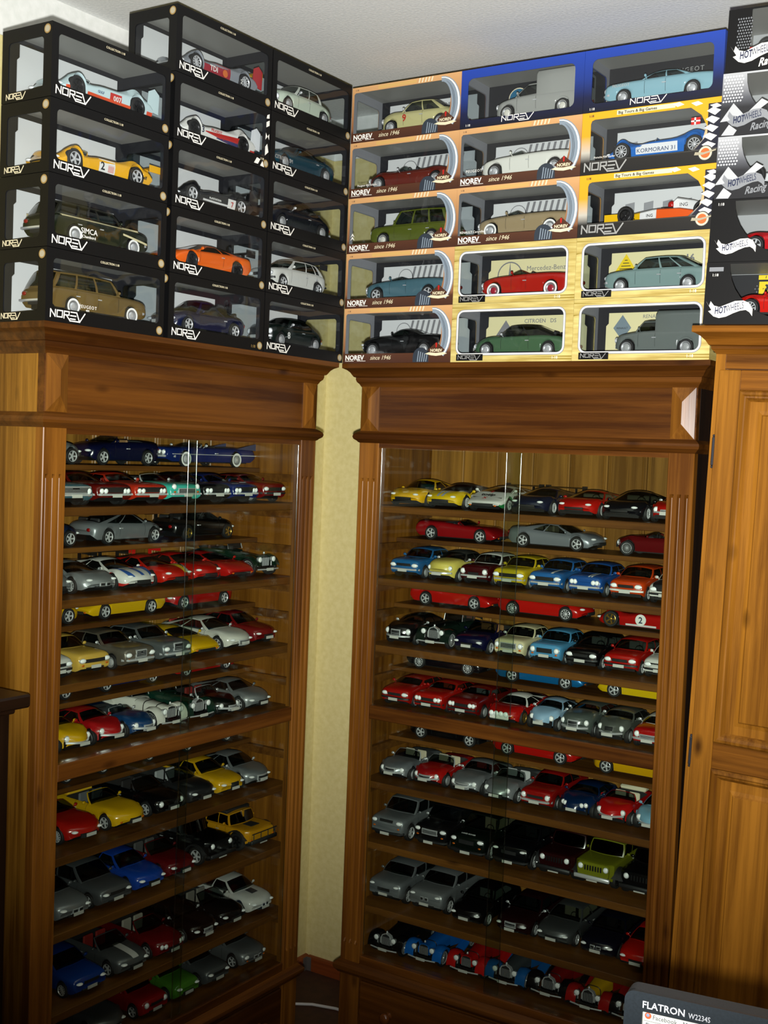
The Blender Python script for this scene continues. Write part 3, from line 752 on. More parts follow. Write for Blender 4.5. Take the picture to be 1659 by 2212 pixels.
    b = MB(); b.box(-L * .42, L * .41, -(Wd / 2 - ww * 1.15), Wd / 2 - ww * 1.15, s['sill'] - .003, s['sill'] + .016)
    for t0 in tw: b.box(L * (.5 - t0) - Ra, L * (.5 - t0) + Ra, -(Wd / 2 - ww * 1.2), Wd / 2 - ww * 1.2, .012, min(2.05 * r, hood(t0) - .004))
    b.build('chassis', BLK, root, 0)
    rim = RIMS[s['rim']]
    for t0 in tw:
        for sy in (1, -1):
            o_ = put('wheel', TYREW if s['white'] else TYRE, root, (L * (.5 - t0), sy * (w(t0) - ww * .46), r), (0, 0, 0 if sy < 0 else PI), (r, r, r))
            put('rim', rim, o_)
    # -- lights, grille, bumpers, plate
    lt, lz, ly = s['lights'], s['lz'], s['ly']
    zl = lz * hood(.05)
    def lampo(y, z, rad, sc, m=LENS, name='headlight', ring_=True):
        x, t = find_x(sf, y, z); b = MB()
        if ring_: b.ball((x - .0012, y, z), rad * 1.22, (sc[0] * .7, sc[1], sc[2]), 14, 6, 1)
        b.ball((x, y, z), rad, sc, 14, 6, 0); return b.build(name, [m, CHR], root, 60)
    for sy in (-1, 1):
        y = sy * ly * w(.06)
        if lt == 'round': lampo(y, zl, s.get('lr', .0062), (.55, 1, 1))
        elif lt == 'round4':
            lampo(y, zl, .0052, (.5, 1, 1)); lampo(y * .72, zl, .0052, (.5, 1, 1))
        elif lt == 'rect': lampo(y, zl, .0085, (.35, 1, .55))
        elif lt == 'slim': lampo(y, zl, .0085, (.8, .95, .36), ring_=False)
        if lt in ('sedan', 'rect', 'none') or kind in ('muscle', 'sedan'): lampo(y * 1.0, zl * .72, .003, (.5, 1.3, .7), AMB, 'indicator', False)
    def strip(y0, y1, z0, z1, dx, mm, name, nose=True, th=.003, seg=8):
        b = MB(); rows_ = []
        for k in range(seg + 1):
            y = y0 + (y1 - y0) * k / seg
            if nose: x = find_x(sf, y, (z0 + z1) / 2)[0] + dx; e = -th
            else: yf = min(1, abs(y) / w(.99)); x = X(1, yf) - dx; e = th
            rows_.append([(x + e, y, z0), (x, y, z0 + .001), (x, y, z1 - .001), (x + e, y, z1)])
        b.grid(rows_); b.face(rows_[0]); b.face(rows_[-1][::-1]); b.f = b.f
        return b.build(name, mm, root, 40)
    g = s['grille']
    if g:
        hw_, hh_, zc = g[0] * w(.03), g[1] / 2, g[2]
        if s['gr'] == 'chrome':
            strip(-hw_ - .002, hw_ + .002, zc - hh_ - .002, zc + hh_ + .002, .0008, CHR, 'grille_surround')
            gg = strip(-hw_, hw_, zc - hh_, zc + hh_, .0014, DKG, 'grille')
            for k in range(1, 4): strip(-hw_, hw_, zc - hh_ + k * g[1] / 4 - .0006, zc - hh_ + k * g[1] / 4 + .0006, .0022, CHR, 'grille_bar', seg=6).parent = gg
        elif s['gr'] == 'slots':
            for k in range(7):
                y = -hw_ + 2 * hw_ * k / 6; strip(y - .0017, y + .0017, zc - hh_, zc + hh_, .0006, BLK, 'grille_slot', seg=1)
        elif s['gr'] == 'kidney':
            for sy in (-1, 1): strip(*sorted((sy * .002, sy * hw_)), zc - hh_, zc + hh_, .0010, CHR, 'grille_surround', seg=3); strip(*sorted((sy * .003, sy * (hw_ - .001))), zc - hh_ + .001, zc + hh_ - .001, .0016, DARKHOLE, 'grille', seg=3)
        else: strip(-hw_, hw_, zc - hh_, zc + hh_, .0007, DARKHOLE, 'grille')
    zb_ = s.get('bz', .024 if s['bf'] != 'body' else .017)
    BM = {'chrome': CHR, 'black': DKG, 'white': mat('white_bumper', '#cfcfca', .5)}
    wn = w(.015)
    if s['bf'] != 'body': strip(-wn * 1.02, wn * 1.02, zb_ - .0028, zb_ + .0028, .004, BM[s['bf']], 'bumper', seg=12, th=.005)
    else: strip(-wn * .55, wn * .55, s['sill'] + .0045, s['sill'] + .0082, .0006, DARKHOLE, 'air_intake')
    if s['br'] != 'body': strip(-w(.99) * 1.02, w(.99) * 1.02, zb_ - .0028, zb_ + .0028, .004, BM[s['br']], 'bumper', False, .005)
    for sy in (-1, 1):
        y = sy * .74 * w(.985); z = .72 * hood(.97); b = MB(); b.ball((X(1, .74), y, z), .006, (.4, 1, .7), 10, 6); b.build('tail_light', REDL, root, 60)
    if s['plate']:
        zp = zb_ - .0022 if s['bf'] != 'body' else s['sill'] + .0095
        xp = find_x(sf, 0, zp)[0] + (.0048 if s['bf'] != 'body' else .0018); b = MB(); b.box(xp - .001, xp, -.0135, .0135, zp - .0035, zp + .0035)
        b.build('number_plate', PLATE, root, 0)
    def side_y(t, z):
        zm_ = zmid(t); W = w(t)
        if z > zm_: return W * max((1 - min(1, (z - zm_) / max(hood(t) - zm_, 1e-5)) ** n) ** (1 / n), .85)
        return W * (1 - s['tuck'] * ((zm_ - z) / max(zm_ - s['sill'], 1e-5)) ** 1.6)
    if s['plate'] or group.startswith('boxed'):
        if kind != 'lmp':                                     # shut lines of the doors, and their handles
            b = MB(); hb = MB(); tB = [c0 + (c3 - c0) * p for p in (s['pil'] or (.9,))]
            for sy in (-1, 1):
                for t in [c0 + .035] + tB:
                    zs_ = np.linspace(s['sill'] + .006, zmid(t) + (hood(t) - zmid(t)) * .80, 6)
                    b.grid([[(X(t - .0014, 1), sy * (side_y(t, z) + .0005), z), (X(t + .0014, 1), sy * (side_y(t, z) + .0005), z)] for z in zs_])
                for t in tB:
                    z = zmid(t) + .003; y = side_y(t - .02, z); hb.box(X(t - .012, 1) - .0045, X(t - .012, 1) + .0045, min(sy * y, sy * (y + .0016)), max(sy * y, sy * (y + .0016)), z - .0009, z + .0009)
            b.build('door_seam', DARKHOLE, root, 0); hb.build('door_handle', CHR, root, 0)
    if s['mirror']:
        for sy in (-1, 1):
            t = c0 + .03; b = MB(); y = sy * (w(t) * .93 + .006); z = Z(t, wb) + .006; b.ball((X(t, wb) - .004, y, z), .0045, (.6, 1.1, .8), 10, 6); b.tube([(X(t, wb) - .004, sy * w(t) * .86, z - .006), (X(t, wb) - .004, y, z)], .001, 5)
            b.build('mirror', CHR if s['gr'] == 'chrome' else PA, root, 60)
    if s['wing']:
        zw, tx = s['wing'][:2]; b = MB(); x = L * (.5 - tx); hwid = Wd / 2 * .94; M_ = mat('wing_paint', s.get('wingc', '#0c0c0d'), .4)
        b.prism([(0, 0), (.012, .0028), (.026, .0015), (.012, .0005)], lambda u, v, tt: (x + .013 - u, tt, zw + v), -hwid, hwid)
        for sy in (-1, 1):
            b.box(x - .016, x + .015, sy * hwid - .0006, sy * hwid + .0006, zw - s.get('plate_h', .008), zw + .006); b.box(x - .004, x + .006, sy * hwid * .55 - .001, sy * hwid * .55 + .001, .03, zw + .001)
        b.build('rear_wing', M_, root, 30)
    # -- painted stripes and race numbers (flat print following the panels)
    for (t0, t1, f0, f1, cc) in s['stripes']:
        b = MB(); b.grid([[(X(t0 + (t1 - t0) * k / 10, f), f * w(t0 + (t1 - t0) * k / 10), Z(t0 + (t1 - t0) * k / 10, f) + .0006) for f in np.linspace(f0, f1, 5)] for k in range(11)])
        b.build('stripe', mat('stripe_paint', cc, .4, 0, .5), root, 40)
    for d in s['decals']:
        if d[0] == 'side':                                    # ('side', t0, t1, z0, z1, colour[, z2, z3])
            _, t0, t1, z0, z1, cc = d[:6]; z2, z3 = d[6:8] if len(d) > 6 else (z0, z1)
            for sy in (-1, 1):
                b = MB(); rr_ = []
                for k in range(11):
                    q = k / 10; t = t0 + (t1 - t0) * q; a, e = z0 + (z2 - z0) * q, z1 + (z3 - z1) * q; row = []
                    for v in (0, .33, .66, 1):
                        z = a + (e - a) * v; zm_ = zmid(t); W = w(t)
                        if z > zm_: yf = max(0, 1 - min(1, (z - zm_) / max(hood(t) - zm_, 1e-5)) ** n) ** (1 / n); y = W * max(yf, .8)
                        else: y = W * (1 - s['tuck'] * ((zm_ - z) / max(zm_ - s['sill'], 1e-5)) ** 1.6)
                        row.append((X(t, 1), sy * (y + .0007), z))
                    rr_.append(row)
                b.grid(rr_); b.build('side_stripe', mat('stripe_paint', cc, .4, 0, .5), root, 40)
        elif d[0] == 'disc':                                  # ('disc', t, z, radius, colour)
            for sy in (-1, 1):
                b = MB(); y = w(d[1]) + .0008; b.lathe([(.0001, 0), (d[3], 0), (d[3], sy * -.0004)], (X(d[1], 1), sy * y, d[2]), 'Y', 22); b.build('number_disc', mat('stripe_paint', d[4], .4, 0, .5), root)
        elif d[0] == 'text':                                  # ('text', string, t, z, size, colour)
            for sy in (-1, 1):
                y = w(d[2]) + .0014
                lettering(d[1], d[4], mat('print_' + d[5].strip('#'), d[5], .5), root, (X(d[2], 1), sy * y, d[3]), (PI / 2, 0, PI if sy > 0 else 0), align='CENTER', bold=.02)
        elif d[0] == 'hoodtext':                              # ('hoodtext', string, t, size, colour)
            t = d[2]; sl = math.atan2(Z(t + .03, 0) - Z(t - .03, 0), .06 * L)
            lettering(d[1], d[3], mat('print_' + d[4].strip('#'), d[4], .5), root, (X(t, 0), 0, Z(t, 0) + .0030), (sl, 0, PI / 2), align='CENTER', bold=.03)
    root['dim'] = (L, Wd, H)
    if s['extra']: s['extra'](root, s, sf)
    return root

# ---------------------------------------------------------------- extras for single cars
def fins(root, s, sf):
    for sy in (-1, 1):
        b = MB(); L = s['L']; y = sy * s['Wd'] / 2 * .90
        b.prism([(.08 - L/2, .046), (.002 - L/2, .043), (-.004 - L/2, .062), (.03 - L/2, .056)], lambda u, v, t: (u, y + t, v), -.004, .004)
        b.build('tail_fin', paint('#0e1c4a'), root, 20)
        b = MB(); b.box(-L/2 + .004, L/2 - .02, sy * (s['Wd'] / 2) - .0006, sy * (s['Wd'] / 2) + .0009, .029, .0305); b.build('chrome_strip', CHR, root)
def cargo_box(root, s, sf):                                  # tall load compartment of the delivery vans
    t0, zt, r = s['cargo']; L = s['L']; hw = s['Wd'] / 2 * .97; x1, x0 = L * (.5 - t0), -L / 2 + .002
    sec = [(hw, .030), (hw, zt - r)] + [(hw - r + r * math.cos(a * PI / 12), zt - r + r * math.sin(a * PI / 12)) for a in range(1, 6)] + [(hw - r, zt)]
    sec = sec + [(0, zt + .002)] + [(-y, z) for y, z in sec[::-1]]
    b = MB(); rows = []
    for x, k in ((x1, .93), (x1 - .004, 1), (x1 - .04, 1), (x0 + .02, 1), (x0 + .006, .985), (x0, .93)): rows.append([(x, y * (.5 + .5 * k), .03 + (z - .03) * k) for y, z in sec])
    b.grid(rows); b.face(rows[0]); b.face(rows[-1][::-1]); b.build('load_box', s['_pa'], root, 35)
    for sy in (-1, 1):
        b = MB(); b.box(x0 - .0012, x0 + .001, min(sy * .004, sy * .030), max(sy * .004, sy * .030), zt * .66, zt * .88); b.build('rear_window', AUTOD, root, 0)
def fogs(root, s, sf):
    b = MB(); x = sf['X'](0, 0) + .003; b.rbox(x - .002, x + .002, -.026, .026, .015, .029, .002); b.build('lamp_board', mat('white_bumper', '#cfcfca', .5), root)
    for k in range(4):
        b = MB(); b.ball((x + .003, -.0195 + .013 * k, .029), .0066, (.6, 1, 1)); b.build('rally_lamp', LENS, root, 60)
def vents(root, s, sf):
    for k in range(5):
        b = MB(); y = -.012 + .006 * k; x = sf['X'](.18, 0); b.box(x - .02, x + .01, y - .001, y + .001, sf['Z'](.18, 0) - .001, sf['Z'](.18, 0) + .0008); b.build('bonnet_slot', DARKHOLE, root)
def rack(root, s, sf):
    b = MB(); H, L, W = s['H'], s['L'], s['Wd'] * .36
    for y in (-W, 0, W): b.tube([(L * .1, y, H + .005), (-L * .42, y, H + .005)], .0012, 5)
    for x in (L * .1, -L * .12, -L * .42): b.tube([(x, -W, H + .005), (x, W, H + .005)], .0012, 5); b.tube([(x, -W, H - .003), (x, -W, H + .005)], .001, 5); b.tube([(x, W, H - .003), (x, W, H + .005)], .001, 5)
    b.build('roof_rack', DKG, root, 50)
def fenders(root, s, sf):                                    # flat black wings and bull bar of the off-roaders
    L, Wd, r = s['L'], s['Wd'], s['r']
    for t in s['wheels']:
        for sy in (-1, 1):
            b = MB(); x0 = L * (.5 - t); rows = []
            for k in range(9):
                a = PI * (.08 + .84 * k / 8); R = r * 1.22
                rows.append([(x0 + R * math.cos(a), sy * Wd / 2 * .80, r + R * math.sin(a)), (x0 + R * math.cos(a), sy * (Wd / 2 + .008), r + R * math.sin(a)), (x0 + (R + .003) * math.cos(a), sy * (Wd / 2 + .008), r + (R + .003) * math.sin(a)), (x0 + (R + .003) * math.cos(a), sy * Wd / 2 * .80, r + (R + .003) * math.sin(a))])
            b.grid(rows, close=True); b.build('wheel_arch', DKG, root, 40)
    x = L / 2 + .004; b = MB(); b.rbox(x - .003, x + .004, -Wd * .46, Wd * .46, .022, .032, .002)
    b.build('bull_bar', s.get('barm', DKG), root, 50)
def humvee(root, s, sf):
    fenders(root, s, sf); L = s['L']
    b = MB(); x, z = L * .345, sf['Z'](.2, 0) + .0004; b.box(x - .016, x + .012, -.016, .016, z - .001, z + .0008); b.build('bonnet_grille', DARKHOLE, root)
    b = MB()
    for k in range(4): y = -.042 + .028 * k; b.tube([(L / 2 + .006, y, .026), (L / 2 + .006, y, .048)], .0011, 5)
    b.tube([(L / 2 + .006, -.048, .048), (L / 2 + .006, .048, .048)], .0013, 5); b.build('brush_guard', DKG, root, 50)
    b = MB(); c1, c2 = s['cab'][1:3]; hw = s['wr'] * s['Wd'] / 2; b.rbox(L * (.5 - c2) - .012, L * (.5 - c1) - .006, -hw - .001, hw + .001, s['H'] - .006, s['H'] + .0025, .002); b.build('soft_top', mat('soft_top', '#111113', .8), root, 40)
    b = MB(); b.box(L * (.5 - s['cab'][0]) - .006, L * (.5 - c1) + .0115, -.0022, .0022, .066, s['H'] - .002); b.build('windscreen_bar', s['_pa'], root, 0)
def rollbar(root, s, sf):
    b = MB(); c3 = s['cab'][3]; x = sf['X'](c3 - .02, 0); y = .018
    b.tube([(x, -y - .014 * 0, .03)] + [(x, -y * math.cos(a * PI / 8), .052 + .016 * math.sin(a * PI / 8)) for a in range(9)] + [(x, y, .03)], .0013, 6); b.build('roll_bar', DKG, root, 60)
def hump(root, s, sf):
    b = MB(); x = sf['X'](s['cab'][3], 0); b.ball((x - .018, 0, .036), .014, (2.2, .8, 1.1), 14, 8); b.build('headrest_fairing', mat('fairing_paint', s.get('humpc', '#888888'), .35, 0, .6), root, 60)
def endplates(root, s, sf):
    b = MB(); x = -s['L'] / 2 + .010; c = s.get('finc', '#101012')
    for sy in (-1, 1):
        y = sy * s['Wd'] / 2 * .94; b.prism([(-.018, .018), (.014, .022), (.010, .060), (-.006, .068), (-.020, .058)], lambda u, v, t: (x + u, y + t, v), -.0009, .0009)
    b.build('wing_end_plate', mat('fin_paint', c, .4, 0, .5), root, 20)
    hump(root, s, sf)

# ---------------------------------------------------------------- pre-war cars with free-standing wings
def vintage(label, group, body='#111111', hood=None, wings=None, L=.25, closed=False, rad='upright', fend=True, straps=0, wide=.092, r=.0235, cycle=False):
    root = thing('model_car', label, 'model car', group)
    BP, HP, WP_ = paint(body), paint(hood or body), paint(wings or body)
    xf, xr = L * .34, -L * .34; hx0, hx1 = xf + .004, xf - .085
    prof = lambda q: (.015 + .009 * q, .050 + .008 * q)
    b = MB(); rows = []
    for k in range(7):
        q = k / 6; hw, zt = prof(q); x = hx0 + (hx1 - hx0) * q; row = [(x, hw, .028)]
        for a in range(0, 9):
            th = PI * a / 8; row.append((x, hw * math.copysign(abs(math.cos(th)) ** .55, math.cos(th)), zt - .014 + .014 * math.sin(th) ** .8))
        row.append((x, -hw, .028)); rows.append(row)
    b.grid(rows); b.build('bonnet', HP, root, 40)
    b = MB(); hw, zt = .0175, .0535; pr = [(-hw, .022), (hw, .022), (hw, zt - .012), (hw * .7, zt - .002), (0, zt + (.003 if rad == 'upright' else 0)), (-hw * .7, zt - .002), (-hw, zt - .012)]
    b.prism(pr, lambda u, v, t: (hx0 + t, u, v), -.004, .006); rd = b.build('radiator_shell', CHR if rad == 'upright' else HP, root, 30)
    b = MB(); b.prism([(u * .78, .025 + (v - .022) * .86) for u, v in pr], lambda u, v, t: (hx0 + t, u, v), .005, .0072); b.build('radiator_core', DKG, rd, 0)
    for k in range(7):
        y = -.012 + .004 * k; b = MB(); b.box(hx0 + .0068, hx0 + .0082, y - .0005, y + .0005, .027, .047); b.build('radiator_slat', CHR, rd, 0)
    b = MB(); b.ball((hx0 + .001, 0, .0585), .0028, (1, 1, 1.3), 10, 6); b.build('radiator_cap', CHR, root, 60)
    # body tub
    b = MB(); secs = [(hx1 + .002, .0245, .059), (hx1 - .02, .031, .060), (hx1 - .05, .036, .060), (hx1 - .09, .035, .059), (hx1 - .115, .030, .054), (-L / 2 + .006, .016, .040)]
    b.grid([[(x, hw_, .024), (x, hw_ * 1.03, .045), (x, hw_ * .96, zt_ - .004), (x, hw_ * .82, zt_), (x, 0, zt_ + .002), (x, -hw_ * .82, zt_), (x, -hw_ * .96, zt_ - .004), (x, -hw_ * 1.03, .045), (x, -hw_, .024)] for x, hw_, zt_ in secs])
    x, hw_, zt_ = secs[-1]; b.face([(x, hw_, .024), (x, hw_ * .82, zt_), (x, -hw_ * .82, zt_), (x, -hw_, .024)]); b.build('body', BP, root, 40)
    b = MB()
    for sy in (-1, 1): b.rbox(hx1 - .075, hx1 - .066, min(sy * .003, sy * .028), max(sy * .003, sy * .028), .058, .074, .003)
    b.build('seats', mat('seat_fabric', '#3a1c10', .7), root, 40)
    b = MB(); b.box(hx1 - .062, hx1 - .012, -.027, .027, .0615, .0645); b.build('cockpit_opening', DARKHOLE, root, 0)
    zt = .092 if closed else .082
    b = MB(); b.tube([(hx1 - .004, -.027, .062), (hx1 - .010, -.026, zt), (hx1 - .010, .026, zt), (hx1 - .004, .027, .062)], .0011, 6); b.build('windscreen_frame', CHR, root, 40)
    b = MB(); b.box(hx1 - .0085, hx1 - .0075, -.026, .026, .062, zt); b.build('windscreen', AUTO, root, 0)
    if closed:
        b = MB(); ro = []
        for x, z_, hw2 in ((hx1 - .006, .091, .027), (hx1 - .02, .097, .031), (hx1 - .07, .099, .032), (hx1 - .105, .095, .029), (hx1 - .118, .060, .027)):
            ro.append([(x, hw2, z_ - .006), (x, hw2 * .8, z_), (x, 0, z_ + .002), (x, -hw2 * .8, z_), (x, -hw2, z_ - .006)])
        b.grid(ro); b.build('roof', mat('soft_top', '#111113', .6), root, 50)
        b = MB()
        for sy in (-1, 1):
            for x in (hx1 - .012, hx1 - .055, hx1 - .10): b.tube([(x, sy * .031, .060), (x, sy * .029, .092)], .0015, 5)
        b.build('door_pillars', BP, root, 40)
    else:
        b = MB(); b.rbox(hx1 - .105, hx1 - .084, -.030, .030, .058, .066, .004); b.build('folded_hood', mat('soft_top', '#1a1613', .8), root, 40)
    # wheels and wings
    for xw in (xf - .010, xr + .012):
        for sy in (1, -1):
            o_ = put('wheel', TYRE, root, (xw, sy * (wide / 2 - .004), r), (0, 0, 0 if sy < 0 else PI), (r, r * .72, r)); put('rim', RIMS['wire'], o_)
            if not fend: continue
            rows = []; front = xw > 0; R = r * 1.13
            a0, a1 = (-.05, .98) if front else (.02, 1.05)
            if cycle: a0, a1 = .05, .95
            path = [(xw + R * math.cos(PI * a0 + PI * (a1 - a0) * k / 9), r + R * math.sin(PI * a0 + PI * (a1 - a0) * k / 9)) for k in range(10)]
            if front and not cycle: path += [(xw - R - .016, .016), (xw - R - .045, .013)]
            if not front and not cycle: path = [(xw + R + .03, .013)] + path
            for px, pz in path: rows.append([(px, sy * (wide / 2 - .020), pz - .0015), (px, sy * (wide / 2 - .018), pz + .002), (px, sy * (wide / 2 - .004), pz + .004), (px, sy * (wide / 2 + .006), pz + .0005), (px, sy * (wide / 2 + .0065), pz - .003), (px, sy * (wide / 2 - .002), pz + .0005)])
            b = MB(); b.grid(rows, close=True); b.face(rows[0]); b.face(rows[-1][::-1]); b.build('mudguard', WP_, root, 50)
    for sy in (-1, 1):
        b = MB(); b.lathe([(.0001, -.014), (.0045, -.012), (.0068, -.004), (.0074, 0)], (hx0 + .012, sy * .0265, .043), 'X', 16); b.tube([(hx0 + .004, sy * .0265, .026), (hx0 + .004, sy * .0265, .040)], .0014, 6)
        hl_ = b.build('headlight', CHR, root, 60); b = MB(); b.ball((hx0 + .0118, sy * .0265, .043), .0066, (.3, 1, 1), 14, 6); b.build('lens', LENS, hl_, 60)
    b = MB(); b.box(-L / 2 + .008, hx0 + .006, -.020, .020, .016, .028); b.tube([(hx0 + .004, -.036, .020), (hx0 + .004, .036, .020)], .0022, 6); b.build('chassis', BLK, root, 40)
    b = MB(); b.tube([(hx0 + .016, -.040, .019), (hx0 + .021, -.015, .019), (hx0 + .021, .015, .019), (hx0 + .016, .040, .019)], .0019, 8); b.build('bumper', CHR, root, 50)
    b = MB(); b.box(hx0 + .0225, hx0 + .0235, -.013, .013, .0155, .0225); b.build('number_plate', PLATE, root, 0)
    for k in range(straps):
        q = .3 + .4 * k; hw, zt = prof(q); x = hx0 + (hx1 - hx0) * q; pts = [(x, hw + .0008, .03)] + [(x, (hw + .0008) * math.copysign(abs(math.cos(PI * a / 10)) ** .55, math.cos(PI * a / 10)), zt - .0132 + .0142 * math.sin(PI * a / 10) ** .8) for a in range(11)] + [(x, -hw - .0008, .03)]
        b = MB(); b.tube(pts, .0011, 5); b.build('bonnet_strap', BLK, root, 60)
    root['dim'] = (L, wide, .08)
    return root

def formula(label, group, nose, mid, tail, L=.26, num=True):
    """open-wheel racing car"""
    root = thing('model_car', label, 'model car', group)
    def sec(x, hw, z0, z1): return [(x, hw, z0), (x, hw, z1 - .004), (x, hw * .6, z1), (x, -hw * .6, z1), (x, -hw, z1 - .004), (x, -hw, z0)]
    def loft(ss, m, name):
        b = MB(); rows = [sec(*q) for q in ss]; b.grid(rows, close=True); b.face(rows[0]); b.face(rows[-1][::-1]); return b.build(name, paint(m), root, 45)
    loft([(.125, .006, .018, .024), (.10, .009, .014, .026), (.06, .013, .012, .031)], nose, 'nose')
    loft([(.06, .013, .012, .031), (.03, .016, .010, .035), (.005, .017, .010, .036)], mid, 'monocoque')
    loft([(-.018, .016, .010, .050), (-.024, .013, .010, .057), (-.06, .010, .010, .049), (-.115, .006, .012, .030)], mid, 'engine_cover')
    for sy in (-1, 1):
        b = MB(); y0 = sy * .018; rows = []
        for x, hw, z in ((.02, .002, .016), (.012, .020, .030), (-.04, .022, .028), (-.085, .012, .020)): rows.append([(x, y0, .008), (x, y0 + sy * hw, .008), (x, y0 + sy * hw, z - .003), (x, y0 + sy * hw * .8, z), (x, y0, z)])
        b.grid(rows, close=True); b.face(rows[0]); b.face(rows[-1][::-1]); b.build('side_pod', paint(tail if sy else mid), root, 45)
    b = MB(); b.box(-.018, .012, -.011, .011, .0345, .0365); b.build('cockpit_opening', DARKHOLE, root, 0)
    b = MB(); b.ball((-.008, 0, .043), .0085, (1, .9, 1), 14, 8); b.build('helmet', paint('#a81410'), root, 60)
    b = MB(); b.prism([(0, 0), (.012, .002), (.026, .001), (.012, -.001)], lambda u, v, t: (.128 - u, t, .012 + v), -.045, .045)
    for sy in (-1, 1): b.box(.098, .130, sy * .045 - .0008, sy * .045 + .0008, .006, .022)
    b.build('front_wing', paint(nose), root, 30)
    b = MB(); b.prism([(0, 0), (.010, .002), (.024, .004), (.010, -.001)], lambda u, v, t: (-.104 - u, t, .050 + v), -.030, .030)
    for sy in (-1, 1): b.box(-.130, -.100, sy * .030 - .0009, sy * .030 + .0009, .026, .058)
    b.build('rear_wing', paint('#15151c'), root, 30)
    for x, r_, wd_ in ((.082, .0185, 1.1), (-.092, .0190, 1.35)):
        for sy in (1, -1):
            o_ = put('wheel', TYRE, root, (x, sy * .040, r_), (0, 0, 0 if sy < 0 else PI), (r_, r_ * wd_, r_)); put('rim', RIMS['dark'], o_)
            b = MB(); b.tube([(x + .008, sy * .010, .026), (x, sy * .034, .022)], .0012, 5); b.tube([(x - .010, sy * .010, .016), (x, sy * .034, .015)], .0012, 5); b.build('suspension_arm', BLK, root)
    root['dim'] = (L, .1, .06)
    return root
def place(root, F, x, d, z, rz):
    """stand a car in frame F: x along the front, d behind it, nose turned by rz (0 = towards +x)"""
    root.location = W2(F, x, d, z); root.rotation_euler = (0, 0, F[3] + rz)
    return root
# ---------------------------------------------------------------- the model cars in the cabinets
ZF = FRONT + [.298]
ORD = ['top', 'second', 'third', 'fourth', 'fifth', 'sixth', 'seventh', 'bottom']
def front_row(F, side, k, cars):
    rz_ = RZL if side == 'left' else RZR
    z = ZF[k]; up = [r for r in rz_ if 0 < r - z < .12]; hm = up[0] - .0125 - z - .002 if up else None
    grp = 'model cars in the %s front row of the %s cabinet' % (ORD[k], side)
    for e in cars:
        x, d, kind, c, desc = e[:5]; o = dict(e[5]) if len(e) > 5 else {}
        lab = '%s, %s front row of %s cabinet' % (desc, ORD[k], side)
        if kind == 'vintage': r = vintage(lab, grp, **o)
        else: r = car(kind, c, lab, grp, **dict(o, hmax=hm))
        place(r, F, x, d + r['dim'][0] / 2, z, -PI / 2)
def rear_row(F, side, k, z, cars):
    grp = 'model cars on the %s raised shelf of the %s cabinet' % (ORD[k], side)
    for e in cars:
        x, nose, kind, c, desc = e[:5]; o = dict(e[5]) if len(e) > 5 else {}
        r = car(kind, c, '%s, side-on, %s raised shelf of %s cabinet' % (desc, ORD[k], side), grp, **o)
        place(r, F, x, .232, z, 0 if nose == 'R' else PI)
RED, DRED, YEL, SIL, BLK_, NAVY, WH = '#b0120c', '#6a0b08', '#d9a60c', '#9a9da0', '#09090b', '#0b1030', '#d4d4cf'
st = lambda c, a=-.14, b_=.14, t1=.27: ((.02, t1, a, b_, c),)
# ---- right cabinet
front_row(RF, 'right', 0, [
 (.096, .06, 'super', YEL, 'yellow long-bonnet coupe at left end', dict(H=.070, cab=(.33,.46,.60,.84), grille=(.5,.006,.021))),
 (.212, .05, 'super', '#d8b414', 'yellow racer with silver bonnet stripes and black roof', dict(roof='#141415', stripes=((.02,.27,-.22,-.06,'#8f9296'),(.02,.27,.06,.22,'#8f9296')), grille=(.5,.006,.021))),
 (.333, .05, 'wedge', WH, 'white and green racing coupe with totip lettering', dict(dark_low=('#176b35', 2), lights='none', wing=(.062,.93), r=.0172, H=.063, bow=.012, hood=[(0,.021),(.012,.025),(.08,.0315),(.19,.0415),(.28,.049),(.5,.051),(.8,.053),(.97,.052),(1,.038)], decals=(('hoodtext','totip',.130,.020,'#111111'),('hoodtext','X',.055,.015,'#b01810'),('hoodtext','Z',.215,.013,'#b01810'),('side',.30,.42,.020,.034,'#b01810')))),
 (.452, .05, 'super', '#11182e', 'very dark blue coupe with black rear wing', dict(wing=(.062,.93), grille=(.5,.006,.021))),
 (.572, .06, 'super', RED, 'red coupe with pale seats, between two dark coupes', dict(seats='#b5a58a', grille=(.5,.006,.022))),
 (.690, .05, 'super', '#0b0c12', 'black coupe beside the red one, right half', dict(H=.068, seats='#7a705c', grille=(.45,.007,.022))),
 (.800, .06, 'roadster', RED, 'red round-nosed coupe at right end', dict(open=False, cab=(.38,.47,.6,.86), H=.068)),
])
rear_row(RF, 'right', 0, RZR[0], [
 (.187, 'R', 'wedge', '#8c0f14', 'dark red low spider with pointed nose', dict(open=True, cab=(.40,.50,.58,.64), H=.058, hood=[(0,.016),(.03,.024),(.1,.036),(.2,.042),(.4,.044),(.7,.050),(.95,.050),(1,.038)])),
 (.458, 'R', 'super', '#8b9198', 'silver mid-engined coupe', dict(metal=True, H=.066, seats='#a89a80', rim='alloy')),
 (.735, 'L', 'roadster', '#5c0b10', 'dark maroon classic racing roadster', dict(H=.060, rim='wire', gr='dark', bf='body', br='body', extra=hump, humpc='#5c0b10', plate=False)),
])
